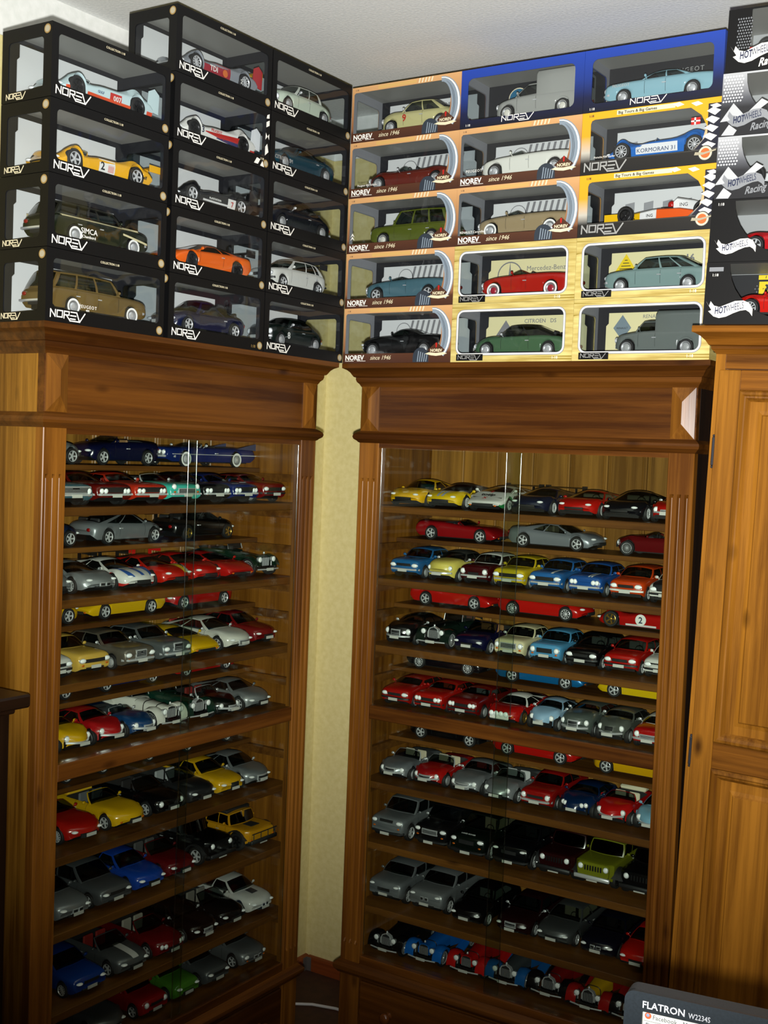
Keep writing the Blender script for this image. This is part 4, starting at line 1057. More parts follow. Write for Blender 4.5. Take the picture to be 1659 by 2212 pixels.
front_row(RF, 'right', 1, [
 (.099, .075, 'sedan', '#1e5f96', 'mid-blue saloon at left end', dict(lights='rect', grille=(.5,.008,.036))),
 (.204, .070, 'fifties', '#d6c65e', 'pale yellow bulbous saloon with dark roof', dict(roof='#2a2a26', H=.076, Wd=.086, grille=None, lr=.0055)),
 (.302, .080, 'sedan', '#3c0a0e', 'dark maroon small saloon with white roof', dict(roof='#c9c9c4', Wd=.084, grille=(.35,.006,.030))),
 (.398, .080, 'sedan', '#c7ab1a', 'mustard yellow boxy saloon', dict(L=.22, lights='rect')),
 (.497, .080, 'sedan', '#2460a0', 'blue saloon with one pale bonnet stripe', dict(lights='rect', stripes=((.02,.27,.35,.5,WH),))),
 (.600, .080, 'sedan', '#1a4c92', 'blue rally saloon with four round lamps', dict(L=.215, lights='round4', grille=None, stripes=((.02,.27,.2,.3,WH),(.02,.27,.36,.46,WH)))),
 (.702, .085, 'hatch', '#bf3c0e', 'orange-red hatchback with white bumper', dict(bf='white')),
 (.800, .080, 'hatch', WH, 'white rally hatchback with dark blue side at right end', dict(hood2='#17264f', dark_low=('#0d0e12', 2), grille=(.5,.008,.034))),
])
rear_row(RF, 'right', 1, RZR[1], [
 (.178, 'R', 'wedge', '#b3140e', 'red racing spider with white seats', dict(open=True, cab=(.40,.48,.58,.66), seats='#cfcfcf', H=.06)),
 (.437, 'R', 'super', '#b8160f', 'red open supercar behind the pale saloons', dict(H=.060, open=True, cab=(.34,.46,.6,.68), wing=(.058,.95), wingc='#b8160f')),
 (.715, 'L', 'lmp', '#a8120f', 'red sports racer with number 2 disc', dict(rim='gold', wing=None, hood=[(0,.018),(.03,.024),(.12,.030),(.3,.034),(.45,.040),(.7,.040),(.95,.040),(1,.030)], decals=(('disc',.47,.024,.0135,'#d8d8d2'),('text','2',.47,.0165,.021,'#14203c'),('side',.32,.62,.008,.0125,'#c4c4c2')))),
])
front_row(RF, 'right', 2, [
 (.092, .06, 'fifties', '#0a0a0c', 'black vintage saloon with bright lamps at left end', dict(H=.072, Wd=.088, seats='#5c2c18', lr=.007)),
 (.189, .06, 'vintage', '', 'dark green tourer with twin bright headlamps', dict(body='#0d1a14', wings='#0d1a14', closed=True, wide=.086)),
 (.296, .07, 'cabrio', '#0d0f2e', 'dark blue open grand tourer with tan seats', dict(seats='#8a5c34', Wd=.096, lights='slim')),
 (.408, .08, 'sedan', '#cfc79f', 'cream boxy saloon with round lamps', dict(L=.205, Wd=.086, grille=(.48,.012,.034), gr='chrome', bf='body')),
 (.505, .08, 'sedan', '#4f93bf', 'light blue boxy saloon beside the cream one', dict(L=.205, Wd=.086, grille=(.48,.012,.034), bf='body')),
 (.600, .08, 'hatch', '#0c0c0d', 'black hatchback with white number plate', dict(seats='#6a6a68')),
 (.698, .08, 'hatch', '#a8120c', 'bright red hatchback with white number plate', dict(seats='#6a6a68')),
 (.796, .08, 'hatch', WH, 'white hatchback at right end', dict(grille=(.6,.006,.036))),
])
rear_row(RF, 'right', 2, RZR[2], [
 (.168, 'R', 'super', '#0b0b10', 'black sports car behind the vintage saloon', {}),
 (.444, 'R', 'wedge', '#0f6fae', 'metallic blue wedge-shaped concept car', dict(metal=True)),
 (.722, 'L', 'wedge', '#d9b40e', 'yellow wedge-shaped sports car', dict(H=.058)),
])
front_row(RF, 'right', 3, [
 (.105, .045, 'hatch', '#9a100b', 'red hatchback with white plate at left end', dict(L=.215)),
 (.204, .045, 'sedan', '#a3140c', 'red coupe with four round lamps and orange seats', dict(lights='round4', grille=(.4,.009,.034), seats='#a03414', bf='black')),
 (.303, .045, 'sedan', '#6b0c0a', 'dark red saloon with grey seats', dict(lights='round4', grille=(.5,.009,.034), seats='#7d7f80', bf='black', Wd=.09)),
 (.409, .050, 'super', '#a5120d', 'red and white rally car with row of white lamps', dict(L=.21, Wd=.094, roof='#d4d4cf', cab=(.30,.42,.6,.9), lights='none', extra=fogs, rim='gold', grille=None)),
 (.513, .050, 'beetle', '#8fb2cf', 'pale blue bubble saloon', dict(Wd=.080, L=.19, H=.073, bf='body', grille=(.25,.003,.026), gr='chrome')),
 (.601, .050, 'fifties', '#4d5551', 'grey-green fifties saloon with chrome grille', dict(Wd=.084, seats='#6b2a1c')),
 (.690, .050, 'beetle', '#50544e', 'matt grey round-roofed saloon with freestanding headlamps', dict(Wd=.082, L=.212, H=.080, hood=[(0,.026),(.03,.04),(.1,.049),(.3,.056),(.7,.055),(.9,.046),(1,.03)], cab=(.29,.38,.66,.88), grille=(.3,.014,.032), wr=.74)),
 (.786, .050, 'hatch', '#a10f10', 'small red car with white roof at right end', dict(L=.185, Wd=.080, roof='#cfcfcb', lights='round', bf='chrome', grille=(.45,.008,.030), gr='chrome')),
])
rear_row(RF, 'right', 3, RZR[3], [
 (.178, 'R', 'coupe', '#08080a', 'black coupe', {}),
 (.440, 'R', 'super', '#b5130d', 'red supercar', dict(rim='alloy')),
 (.712, 'L', 'super', '#d49f0c', 'yellow supercar with five-spoke wheels', dict(rim='alloy')),
])
front_row(RF, 'right', 4, [
 (.090, .06, 'roadster', '#7b8085', 'silver cabriolet with cream seats at left end', dict(metal=True, seats='#b3aa92', grille=(.34,.012,.028))),
 (.191, .065, 'roadster', '#a3130f', 'red roadster with cream seats and white plate', dict(seats='#bdb296', grille=(.4,.010,.026))),
 (.301, .065, 'roadster', '#83878b', 'silver gullwing coupe with red interior', dict(metal=True, open=False, cab=(.36,.45,.56,.80), seats='#7a120e', grille=(.45,.011,.024))),
 (.400, .055, 'roadster', '#8a8e92', 'silver racing roadster with chequered seats', dict(metal=True, seats='#b8babb', bf='body', rim='wire', lz=.85, grille=(.5,.010,.020), gr='dark')),
 (.503, .07, 'sedan', '#8f100c', 'red boxy saloon between silver roadster and blue sports car', dict(lights='round', grille=(.5,.008,.034), Wd=.086)),
 (.599, .07, 'beetle', '#0a2347', 'dark blue low berlinetta with four lamps', dict(H=.066, lights='round4', bf='body')),
 (.692, .07, 'beetle', '#b51413', 'red open bubble-shaped cabriolet with cream seats', dict(open=True, cab=(.32,.41,.6,.68), H=.068, seats='#cfc7ab', fold='#cfc7ab')),
 (.790, .07, 'beetle', '#7fb0c9', 'light blue bubble-shaped coupe at right end', {}),
])
front_row(RF, 'right', 5, [
 (.086, .06, 'suv', '#7f8487', 'silver off-roader at left end', dict(metal=True, grille=(.4,.009,.052))),
 (.212, .07, 'suv', '#101011', 'black off-roader with chrome grille, beside silver one', dict(gr='chrome', Wd=.102)),
 (.325, .06, 'suv', '#0a120e', 'dark green off-roader with tan seats and lettered bonnet', dict(seats='#a8967a', glz='n', decals=(('hoodtext','LAND ROVER',.045,.0065,'#b9bcbb'),))),
 (.441, .065, 'suv', '#0a0b0d', 'black off-roader with bright slim lamps', dict(lights='slim', grille=(.4,.010,.044), H=.095)),
 (.557, .08, 'jeep', '#27090a', 'very dark red off-roader with round lamps', dict(extra=fenders)),
 (.657, .08, 'jeep', '#75791a', 'olive green off-roader with slotted grille and roof rack', dict(extra=lambda r, s, f: (fenders(r, s, f), rack(r, s, f)), barm=SILV)),
 (.775, .08, 'jeep', '#0a0a0b', 'black wide off-roader with chrome slotted grille at right end', dict(Wd=.108, extra=fenders)),
])
front_row(RF, 'right', 6, [
 (.086, .06, 'suv', '#7e8387', 'silver estate-like off-roader at left end', dict(metal=True, H=.090, lights='slim', bf='body', grille=(.36,.010,.040))),
 (.208, .065, 'suv', '#85898c', 'silver tall off-roader with twin kidney grille', dict(metal=True, H=.092, lights='slim', bf='body', gr='kidney', grille=(.22,.010,.042))),
 (.327, .06, 'modern', '#08080a', 'black saloon with bright lamps, third from left', dict(seats='#777772')),
 (.451, .07, 'modern', '#200a0c', 'very dark maroon saloon', dict(L=.262, grille=(.3,.010,.032), gr='chrome')),
 (.557, .08, 'modern', '#4b4f50', 'grey saloon with beige seats', dict(metal=True, seats='#a5997e', L=.255)),
 (.672, .08, 'modern', '#0a0d1a', 'blue-black saloon with bright lower trim', dict(gr='kidney', grille=(.3,.009,.030))),
 (.775, .07, 'modern', '#b5150c', 'bright red saloon at right end', {}),
])
front_row(RF, 'right', 7, [
 (.098, .035, 'vintage', '', 'black closed vintage car at left end', dict(body='#0b0b0c', closed=True)),
 (.208, .045, 'vintage', '', 'bright blue vintage racer with strapped bonnet', dict(body='#1258a8', rad='round', straps=1, wide=.096)),
 (.330, .050, 'vintage', '', 'red vintage racer', dict(body='#a81512', rad='round', straps=1, wide=.096)),
 (.438, .055, 'vintage', '', 'blue vintage roadster with grey bonnet and chrome radiator', dict(body='#15508c', hood='#3c4144', wings='#15508c', wide=.098)),
 (.552, .060, 'vintage', '', 'black-winged vintage roadster with dark red bonnet', dict(body='#7d1210', wings='#0c0c0d', straps=1, wide=.1)),
 (.658, .055, 'vintage', '', 'vintage roadster with yellow bonnet and red wings', dict(body='#8f1512', hood='#c99a10', wings='#8f1512', straps=1, wide=.098)),
 (.762, .060, 'vintage', '', 'black vintage roadster at right end, behind the monitor', dict(body='#0c0c0d', wide=.096)),
])
# ---- left cabinet
rear_row(LF, 'left', 0, RZL[0], [
 (.165, 'R', 'coupe', '#7e8387', 'silver coupe half hidden by the pilaster', dict(metal=True, H=.062)),
 (.410, 'L', 'cabrio', '#0a0e2c', 'dark blue convertible with tan seats', dict(H=.068, seats='#7a5a38', L=.232, Wd=.094, cab=(.30,.42,.66,.74))),
 (.697, 'L', 'yank', '#12245f', 'long blue finned convertible with white-wall tyres', dict(H=.060, extra=fins, L=.335)),
])
front_row(LF, 'left', 0, [
 (.128, .045, 'muscle', '#3f5f69', 'teal-grey fifties coupe at left end', dict(lights='round', grille=(.8,.012,.034), gr='chrome')),
 (.240, .045, 'muscle', '#5c100c', 'dark red muscle coupe with four lamps', {}),
 (.350, .045, 'muscle', '#b02a16', 'orange-red muscle coupe, third from left', {}),
 (.460, .045, 'muscle', '#3fb5a5', 'turquoise open fifties car with chrome grille', dict(open=True, cab=(.36,.43,.6,.68), gr='chrome', grille=(.5,.012,.030), lights='round', lz=.86)),
 (.568, .045, 'muscle', '#0c0c0e', 'black muscle car between turquoise and blue ones', dict(Wd=.1)),
 (.672, .045, 'muscle', '#14225c', 'blue muscle car with lettered bonnet edge', dict(Wd=.1, decals=(('hoodtext','SHELBY',.05,.007,'#b8bcc4'),))),
 (.782, .045, 'sedan', '#6a1010', 'dark red saloon at right end', dict(Wd=.092, lights='rect', bf='black')),
])
rear_row(LF, 'left', 1, RZL[1], [
 (.165, 'R', 'coupe', '#12203a', 'dark blue coupe half hidden by the pilaster', dict(rim='alloy')),
 (.427, 'R', 'coupe', '#83888c', 'silver rear-engined coupe', dict(metal=True, cab=(.29,.43,.56,.93), H=.073)),
 (.690, 'R', 'coupe', '#0b0b0a', 'black rear-engined coupe with gold wheels', dict(rim='gold', cab=(.29,.43,.56,.93), wing=(.066,.94))),
])
front_row(LF, 'left', 1, [
 (.106, .06, 'super', '#85898c', 'silver racing coupe with black rear wing at left end', dict(metal=True, wing=(.068,.96))),
 (.222, .05, 'super', '#8f9396', 'silver racing coupe with twin kidney grille', dict(metal=True, gr='kidney', grille=(.3,.009,.022), wing=(.066,.96))),
 (.340, .05, 'super', '#d4d4d0', 'white and blue racing coupe with red marks', dict(stripes=((.02,.26,-.75,-.5,'#2a4f94'),(.02,.26,.5,.75,'#2a4f94'),(.03,.2,-.1,.1,'#2a4f94')), dark_low=('#a31a14', 1), wing=(.066,.96), decals=(('hoodtext','1',.16,.02,'#a31a14'),))),
 (.460, .05, 'super', '#b01a0e', 'red, yellow and white racing coupe', dict(stripes=((.02,.27,.25,.95,'#d6b021'),(.02,.27,.45,.75,'#d4d4cf'),(.1,.2,.5,.7,'#16161a')), wing=(.062,.96))),
 (.573, .06, 'super', '#b0160f', 'red coupe with rear wing, between racer and wedge', dict(wing=(.064,.93), wingc='#b0160f')),
 (.686, .06, 'wedge', '#ab1410', 'red flat-nosed wedge coupe', {}),
 (.795, .06, 'vintage', '', 'dark green narrow roadster with cycle wings at right end', dict(body='#0d2116', wings='#0d2116', cycle=True, wide=.088, rad='round', L=.2)),
])
rear_row(LF, 'left', 2, RZL[2], [
 (.165, 'R', 'super', '#d6a50d', 'yellow sports car half hidden by the pilaster', dict(rim='alloy')),
 (.425, 'L', 'wedge', '#d9ac0e', 'yellow wedge-nosed roadster', dict(rim='alloy', open=True, cab=(.32,.46,.58,.64))),
 (.690, 'L', 'coupe', '#a3120d', 'red low sports car', dict(H=.066)),
])
front_row(LF, 'left', 2, [
 (.110, .06, 'hatch', WH, 'white hatchback at left end', dict(Wd=.086)),
 (.210, .06, 'sedan', '#cfa94a', 'sand yellow coupe with black bonnet edge', dict(L=.24, Wd=.092, lights='rect', bf='body', cab=(.32,.44,.62,.8), grille=(.6,.009,.034))),
 (.330, .045, 'sedan', '#6b6458', 'grey-brown saloon with amber indicators', dict(L=.25, Wd=.096, lights='rect', grille=(.3,.014,.036), gr='chrome', metal=True)),
 (.448, .045, 'sedan', '#666b6d', 'grey saloon with tall chrome grille', dict(L=.255, Wd=.096, lights='rect', grille=(.28,.016,.038), gr='chrome', metal=True)),
 (.560, .055, 'wedge', '#d1a50e', 'yellow angular wedge coupe', dict(seats='#222222')),
 (.683, .045, 'coupe', '#c5c4bb', 'pearl white grand tourer with red seats', dict(seats='#8a1512', H=.073, gr='chrome', grille=(.38,.011,.022), L=.262)),
 (.795, .06, 'modern', '#6d0d10', 'dark red saloon at right end', dict(Wd=.094)),
])
rear_row(LF, 'left', 3, RZL[3], [
 (.170, 'L', 'coupe', '#0b0d18', 'blue-black coupe half hidden by the pilaster', {}),
 (.440, 'L', 'coupe', '#101d55', 'dark blue coupe with silver wheels', {}),
 (.700, 'L', 'super', '#a01610', 'red sports car', dict(rim='alloy')),
])
front_row(LF, 'left', 3, [
 (.172, .05, 'beetle', '#d3a30c', 'yellow bubble-shaped open car at left end', dict(open=True, cab=(.32,.41,.6,.68), H=.066, seats='#7a5030')),
 (.270, .05, 'beetle', '#a81418', 'red bubble-shaped coupe with twin lamps', {}),
 (.362, .045, 'roadster', '#123a66', 'blue open sports car with round lamps', dict(Wd=.086, H=.062)),
 (.462, .045, 'vintage', '', 'white open pre-war roadster with bonnet straps', dict(body='#c9c8c0', rad='round', straps=2, wide=.092)),
 (.556, .045, 'vintage', '', 'dark green open pre-war roadster', dict(body='#0c2a20', wide=.088)),
 (.648, .045, 'roadster', '#0a1210', 'black-green sports car with red seats', dict(Wd=.09, seats='#7a1512')),
 (.757, .040, 'coupe', '#83888a', 'silver rounded coupe at right end', dict(metal=True, L=.225, H=.073, cab=(.29,.43,.58,.88))),
])
rear_row(LF, 'left', 4, RZL[4], [
 (.180, 'L', 'coupe', '#17181a', 'near-black coupe half hidden by the pilaster', {}),
 (.437, 'L', 'coupe', '#5c5d5c', 'grey coupe', dict(metal=True)),
 (.712, 'L', 'super', '#6d0c0a', 'dark red sports car', dict(rim='alloy')),
])
front_row(LF, 'left', 4, [
 (.200, .05, 'coupe', '#a8170e', 'red sports car with slotted bumper at left end', dict(open=True, cab=(.38,.48,.62,.70), L=.255, Wd=.106, grille=(.5,.010,.020), rim='multi')),
 (.329, .045, 'coupe', '#d6a70e', 'yellow convertible with pop-up lamps and grey seats', dict(open=True, cab=(.38,.49,.64,.70), L=.255, Wd=.104, lights='none', seats='#5a5d60', fold='#d6a70e')),
 (.455, .05, 'cabrio', '#08080a', 'black roadster with red detail, third from left', dict(lights='round')),
 (.566, .05, 'cabrio', '#26292c', 'dark grey convertible with pale grey seats', dict(seats='#8f9294', metal=True)),
 (.670, .05, 'modern', '#d1a012', 'yellow sporty saloon with large dark grille', dict(grille=(.3,.018,.026), L=.255)),
 (.779, .05, 'coupe', '#7e8386', 'silver rounded coupe with wide grille at right end', dict(metal=True, L=.228, H=.074, cab=(.29,.43,.58,.88), grille=(.4,.014,.024), gr='chrome')),
])
front_row(LF, 'left', 5, [
 (.165, .045, 'modern', '#85898c', 'silver saloon with kidney grille at left end', dict(metal=True, gr='kidney', grille=(.3,.009,.028))),
 (.280, .045, 'hatch', '#5c6063', 'grey tall hatchback', dict(metal=True, L=.235, Wd=.1, lights='slim', bf='body', H=.084, n=3.4)),
 (.394, .045, 'modern', '#1440a0', 'bright blue rally saloon', dict(wing=(.08,.96), wingc='#1440a0')),
 (.502, .05, 'cabrio', '#5c0c10', 'dark red convertible', dict(seats='#4a4a4a')),
 (.632, .055, 'jeep', '#0b0b0c', 'black open off-roader with silver wheels', dict(extra=fenders, open=True, rim='alloy', cab=(.36,.40,.75,.8))),
 (.782, .050, 'jeep', '#c98d14', 'yellow wide open off-roader with black soft top', dict(Wd=.110, L=.235, extra=humvee, lights='none', grille=None, H=.088, cab=(.29,.32,.60,.64), gr='dark', pil=(.45,), wr=.80, ly=.8, hood=[(0,.048),(.006,.053),(.05,.055),(.3,.057),(.7,.058),(.99,.057),(1,.05)], rim='dark')),
])
front_row(LF, 'left', 6, [
 (.205, .04, 'hatch', '#123a8c', 'bright blue hatchback at left end', dict(L=.225, Wd=.098, lights='slim', bf='body', n=3.4, rim='multi')),
 (.335, .035, 'cabrio', '#63676a', 'silver convertible with white stripe and red seats', dict(metal=True, seats='#8f1d14', stripes=((.02,.30,-.2,.2,'#c4c4c2'),), grille=(.4,.010,.022))),
 (.455, .035, 'cabrio', '#6b0e12', 'dark red convertible with pale seats and round lamps', dict(lights='round4', seats='#a09a8c')),
 (.572, .035, 'modern', '#160a0a', 'maroon-black saloon, middle right', dict(grille=(.3,.008,.03), gr='chrome')),
 (.680, .04, 'cabrio', '#0a0a0c', 'black convertible beside white rally saloon', dict(seats='#77736a')),
 (.790, .04, 'modern', '#cfcfca', 'white rally saloon with kidney grille and bonnet print', dict(gr='kidney', grille=(.25,.009,.028), stripes=((.14,.24,-.25,.25,'#3a3c40'),))),
])
front_row(LF, 'left', 7, [
 (.300, .06, 'coupe', '#6a6e70', 'silver-grey car nearest the picture bottom', dict(metal=True)),
 (.423, .055, 'hatch', '#9a1214', 'small red hatchback with round lamps', dict(L=.2, lights='round', bf='body', rim='alloy', n=3.4)),
 (.530, .055, 'hatch', '#4f8a2a', 'green small hatchback', dict(L=.21, lights='slim', bf='body', rim='alloy', n=3.2, grille=(.4,.010,.020))),
 (.634, .05, 'hatch', '#5f6466', 'silver-grey hatchback beside the green one', dict(metal=True, L=.215, lights='slim', bf='body', rim='alloy', n=3.2)),
 (.775, .045, 'modern', '#75797b', 'silver saloon with amber indicators at right end', dict(metal=True, lights='rect', gr='kidney', grille=(.3,.008,.030))),
])
# ---------------------------------------------------------------- window boxes with a model car in each
from mathutils.geometry import tessellate_polygon
BW, BD, BH = .3165, .138, .1372
def rrect(x0, x1, z0, z1, r, n=5): return rr(x0, x1, z0, z1, r, n)
def holed(b, outer, holes, fn, th, m=0, min_=None):
    """flat card with window openings; fn(u, v, depth) places it, th is its thickness"""
    loops = [outer] + [h[::-1] for h in holes]; flat = [p for l in loops for p in l]
    for t in tessellate_polygon([[Vector((u, v, 0)) for u, v in l] for l in loops]):
        b.face([fn(*flat[i], 0) for i in t], m); b.face([fn(*flat[i], th) for i in t][::-1], m if min_ is None else min_)
    for l in loops:
        for i in range(len(l)):
            a, c = l[i], l[(i + 1) % len(l)]; b.face((fn(*a, 0), fn(*c, 0), fn(*c, th), fn(*a, th)), m)
NOREV_ST = [[(0, 0), (.03, 1), (.62, .12), (.66, 1)], [(.86, .12), (.90, .98), (1.60, .98), (1.56, .12), (.86, .12)],
            [(1.80, .05), (1.84, .98), (2.48, .98), (2.46, .52), (1.86, .50)], [(2.10, .50), (2.62, -.22), (3.92, -.22), (4.62, .98)],
            [(2.72, .98), (3.42, .98)], [(2.70, .50), (3.38, .50)], [(2.66, .06), (3.30, .06)], [(3.50, .98), (3.86, -.12)]]
def logo_mesh(hgt, wid, sw):
    b = MB(); q_ = 0
    for pl in NOREV_ST:
        p = [(x / 4.62 * wid, y * hgt) for x, y in pl]
        for (x0, y0), (x1, y1) in zip(p, p[1:]):
            d = math.hypot(x1 - x0, y1 - y0); ux, uy = (x1 - x0) / d, (y1 - y0) / d; e = sw * .5; x0, y0, x1, y1 = x0 - ux*e, y0 - uy*e, x1 + ux*e, y1 + uy*e
            b.prism([(x0 - uy*e, y0 + ux*e), (x0 + uy*e, y0 - ux*e), (x1 + uy*e, y1 - ux*e), (x1 - uy*e, y1 + ux*e)], lambda u, v, t: (u, v, t), 0, .00015 + q_ * .00002); q_ += 1
    return b.mesh('brand_lettering', [WHT], 0, False)
LOGO = logo_mesh(.0140, .086, .0023); LOGOS = logo_mesh(.0100, .054, .0016); LOGOB = logo_mesh(.0120, .082, .0018); LOGOC = logo_mesh(.0095, .060, .0013); LOGOM = logo_mesh(.017, .098, .0030)
INK = {}
def put_ink(me, m, parent, loc, rot=(PI / 2, 0, 0), name='lettering'):
    o = put(name, me, parent, loc, rot); o.material_slots[0].link = 'OBJECT'; o.material_slots[0].material = m; return o
M_black = mat('black_print_card', '#050506', .5, spec=.25); M_ins = mat('dark_card_inside', '#0d0e14', .7)
M_ceil = mat('grey_card_inside', '#94948e', .5); M_in2 = mat('grey_sleeve_inside', '#85878b', .6); M_card = mat('pale_backing_card', '#c9cccb', .55)
M_tan = ramp_mat('tan_to_brown_print', 'Z', [(0, '#3f2114'), (.17, '#4d2c1a'), (.24, '#83583a'), (.5, '#a0724a'), (1, '#c99a66')])
M_blue = ramp_mat('blue_to_navy_print', 'Z', [(0, '#04071a'), (.25, '#08123a'), (.55, '#14307c'), (1, '#183c9c')])
M_yel = ramp_mat('amber_to_black_print', 'Z', [(0, '#121110'), (.2, '#1c1a17'), (.24, '#5d5c58'), (.36, '#b5b0a4'), (.62, '#d99a1c'), (1, '#e6a116')])
M_cream = noisy('cream_marbled_print', '#cfc07a', '#a9924a', 9, .45, 0, 0, 5, (1, 1, 9))
M_crm2 = mat('cream_card_inside', '#d6cf9e', .55)
M_steel = mat('printed_chrome_blue', '#7f8c98', .4); M_steeld = mat('printed_dark_steel', '#2a323c', .45)
M_gold = mat('gold_seal_print', '#8f7440', .4); M_sealw = mat('pale_seal_print', '#a39b84', .45)
M_inkw = mat('white_ink', '#e6e4dc', .45); M_inkc = mat('cream_ink', '#d9cfae', .45); M_inkd = mat('dark_ink', '#26282c', .5); M_inkg = mat('grey_ink', '#77787a', .5)
M_met = mat('silver_ink', '#b9bab8', .35, .5); M_redk = mat('red_ink', '#b01810', .5); M_yelk = mat('yellow_ink', '#e0c41a', .5); M_navy = mat('navy_ink', '#101a3c', .5)
F_ = lambda u, v, t: (u, t, v)                          # front face: depth runs back
def flat(name, polys, m, parent, y=-.0003, th=.00012, fn=None):
    b = MB()
    for p in polys: b.prism(p, fn or F_, y, y + th)
    return b.build(name, m, parent, 0, False)
def discp(cx_, cz_, r, n=18, sx=1.0): return [(cx_ + r * sx * math.cos(2*PI*k/n), cz_ + r * math.sin(2*PI*k/n)) for k in range(n)]
BM_ = {}
def shell(kind, win, ends, m_out, w=BW, d=BD, h=BH):
    if kind in BM_: return BM_[kind]
    T = .0009; b = MB()
    holed(b, [(0, 0), (w, 0), (w, h), (0, h)], [win], F_, T, 0, 1)
    for x, s in ((0, 1), (w, -1)):
        fn = (lambda u, v, t, x=x, s=s: (x + s * t, u, v))
        holed(b, [(T, 0), (d, 0), (d, h), (T, h)], ends, fn, T, 0, 1)
    b.box(T, w - T, T, d, 0, T); b.box(T, w - T, T, d, h - T, h); b.box(T, w - T, d - T, d, T, h - T)
    BM_[kind] = b.mesh('box_shell', [m_out, M_in2 if kind != 'black' else M_ins], 0, False); return BM_[kind]
def liner(kind, m_back, w=BW, d=BD, h=BH):
    if kind in BM_: return BM_[kind]
    b = MB(); b.box(.001, w - .001, .002, d - .001, h - .0018, h - .001, 1); b.box(.001, w - .001, d - .0018, d - .001, .001, h - .002, 0); b.box(.001, w - .001, .002, d - .002, .001, .0098, 0)
    BM_[kind] = b.mesh('inner_tray', [m_back, M_ceil], 0, False); return BM_[kind]
def film(kind, win, ends, w=BW, d=BD):
    if kind in BM_: return BM_[kind]
    b = MB(); e = .004
    def inflate(p):
        cx_ = sum(q[0] for q in p) / len(p); cz_ = sum(q[1] for q in p) / len(p); return [(x + math.copysign(.002, x - cx_), z + math.copysign(.002, z - cz_)) for x, z in p]
    b.face([(u, .0014, v) for u, v in inflate(win)])
    for e_ in ends:
        for x in (.0014, w - .0014): b.face([(x, u, v) for u, v in inflate(e_)])
    BM_[kind] = b.mesh('window_film', [FILM], 0, False); return BM_[kind]
def backdrop(kind, m, x0=.026, x1=BW - .022, z1=.121, y=BD - .012):
    if kind in BM_: return BM_[kind]
    b = MB(); c = .010; b.prism([(x0, .010), (x1, .010), (x1, z1 - .03), (x1 - .006, z1 - .024), (x1 - .006, z1), (x0 + .006, z1), (x0 + .006, z1 - .024), (x0, z1 - .03)], F_, y, y + .0012)
    BM_[kind] = b.mesh('backdrop_card', [m], 0, False); return BM_[kind]
END = [rrect(.022, BD - .018, .018, .112, .008)]
WIN = dict(black=rrect(.017, BW - .013, .026, .119, .009),
    tan=[(.006, .0235), (.262, .0235), (.280, .034), (.287, .06), (.288, .088), (.284, .110), (.272, .124), (.006 + .004, .124), (.006, .120)],
    blue=rrect(.019, .294, .0185, .116, .013),
    amber=[(.022, .030), (.255, .030), (.278, .050), (.286, .080), (.274, .103), (.250, .121), (.030, .121), (.0235, .1185), (.021, .112)],
    cream=rrect(.019, .2925, .0205, .1185, .014))
OUT = dict(black=M_black, tan=M_tan, blue=M_blue, amber=M_yel, cream=M_cream)
CNT = {}
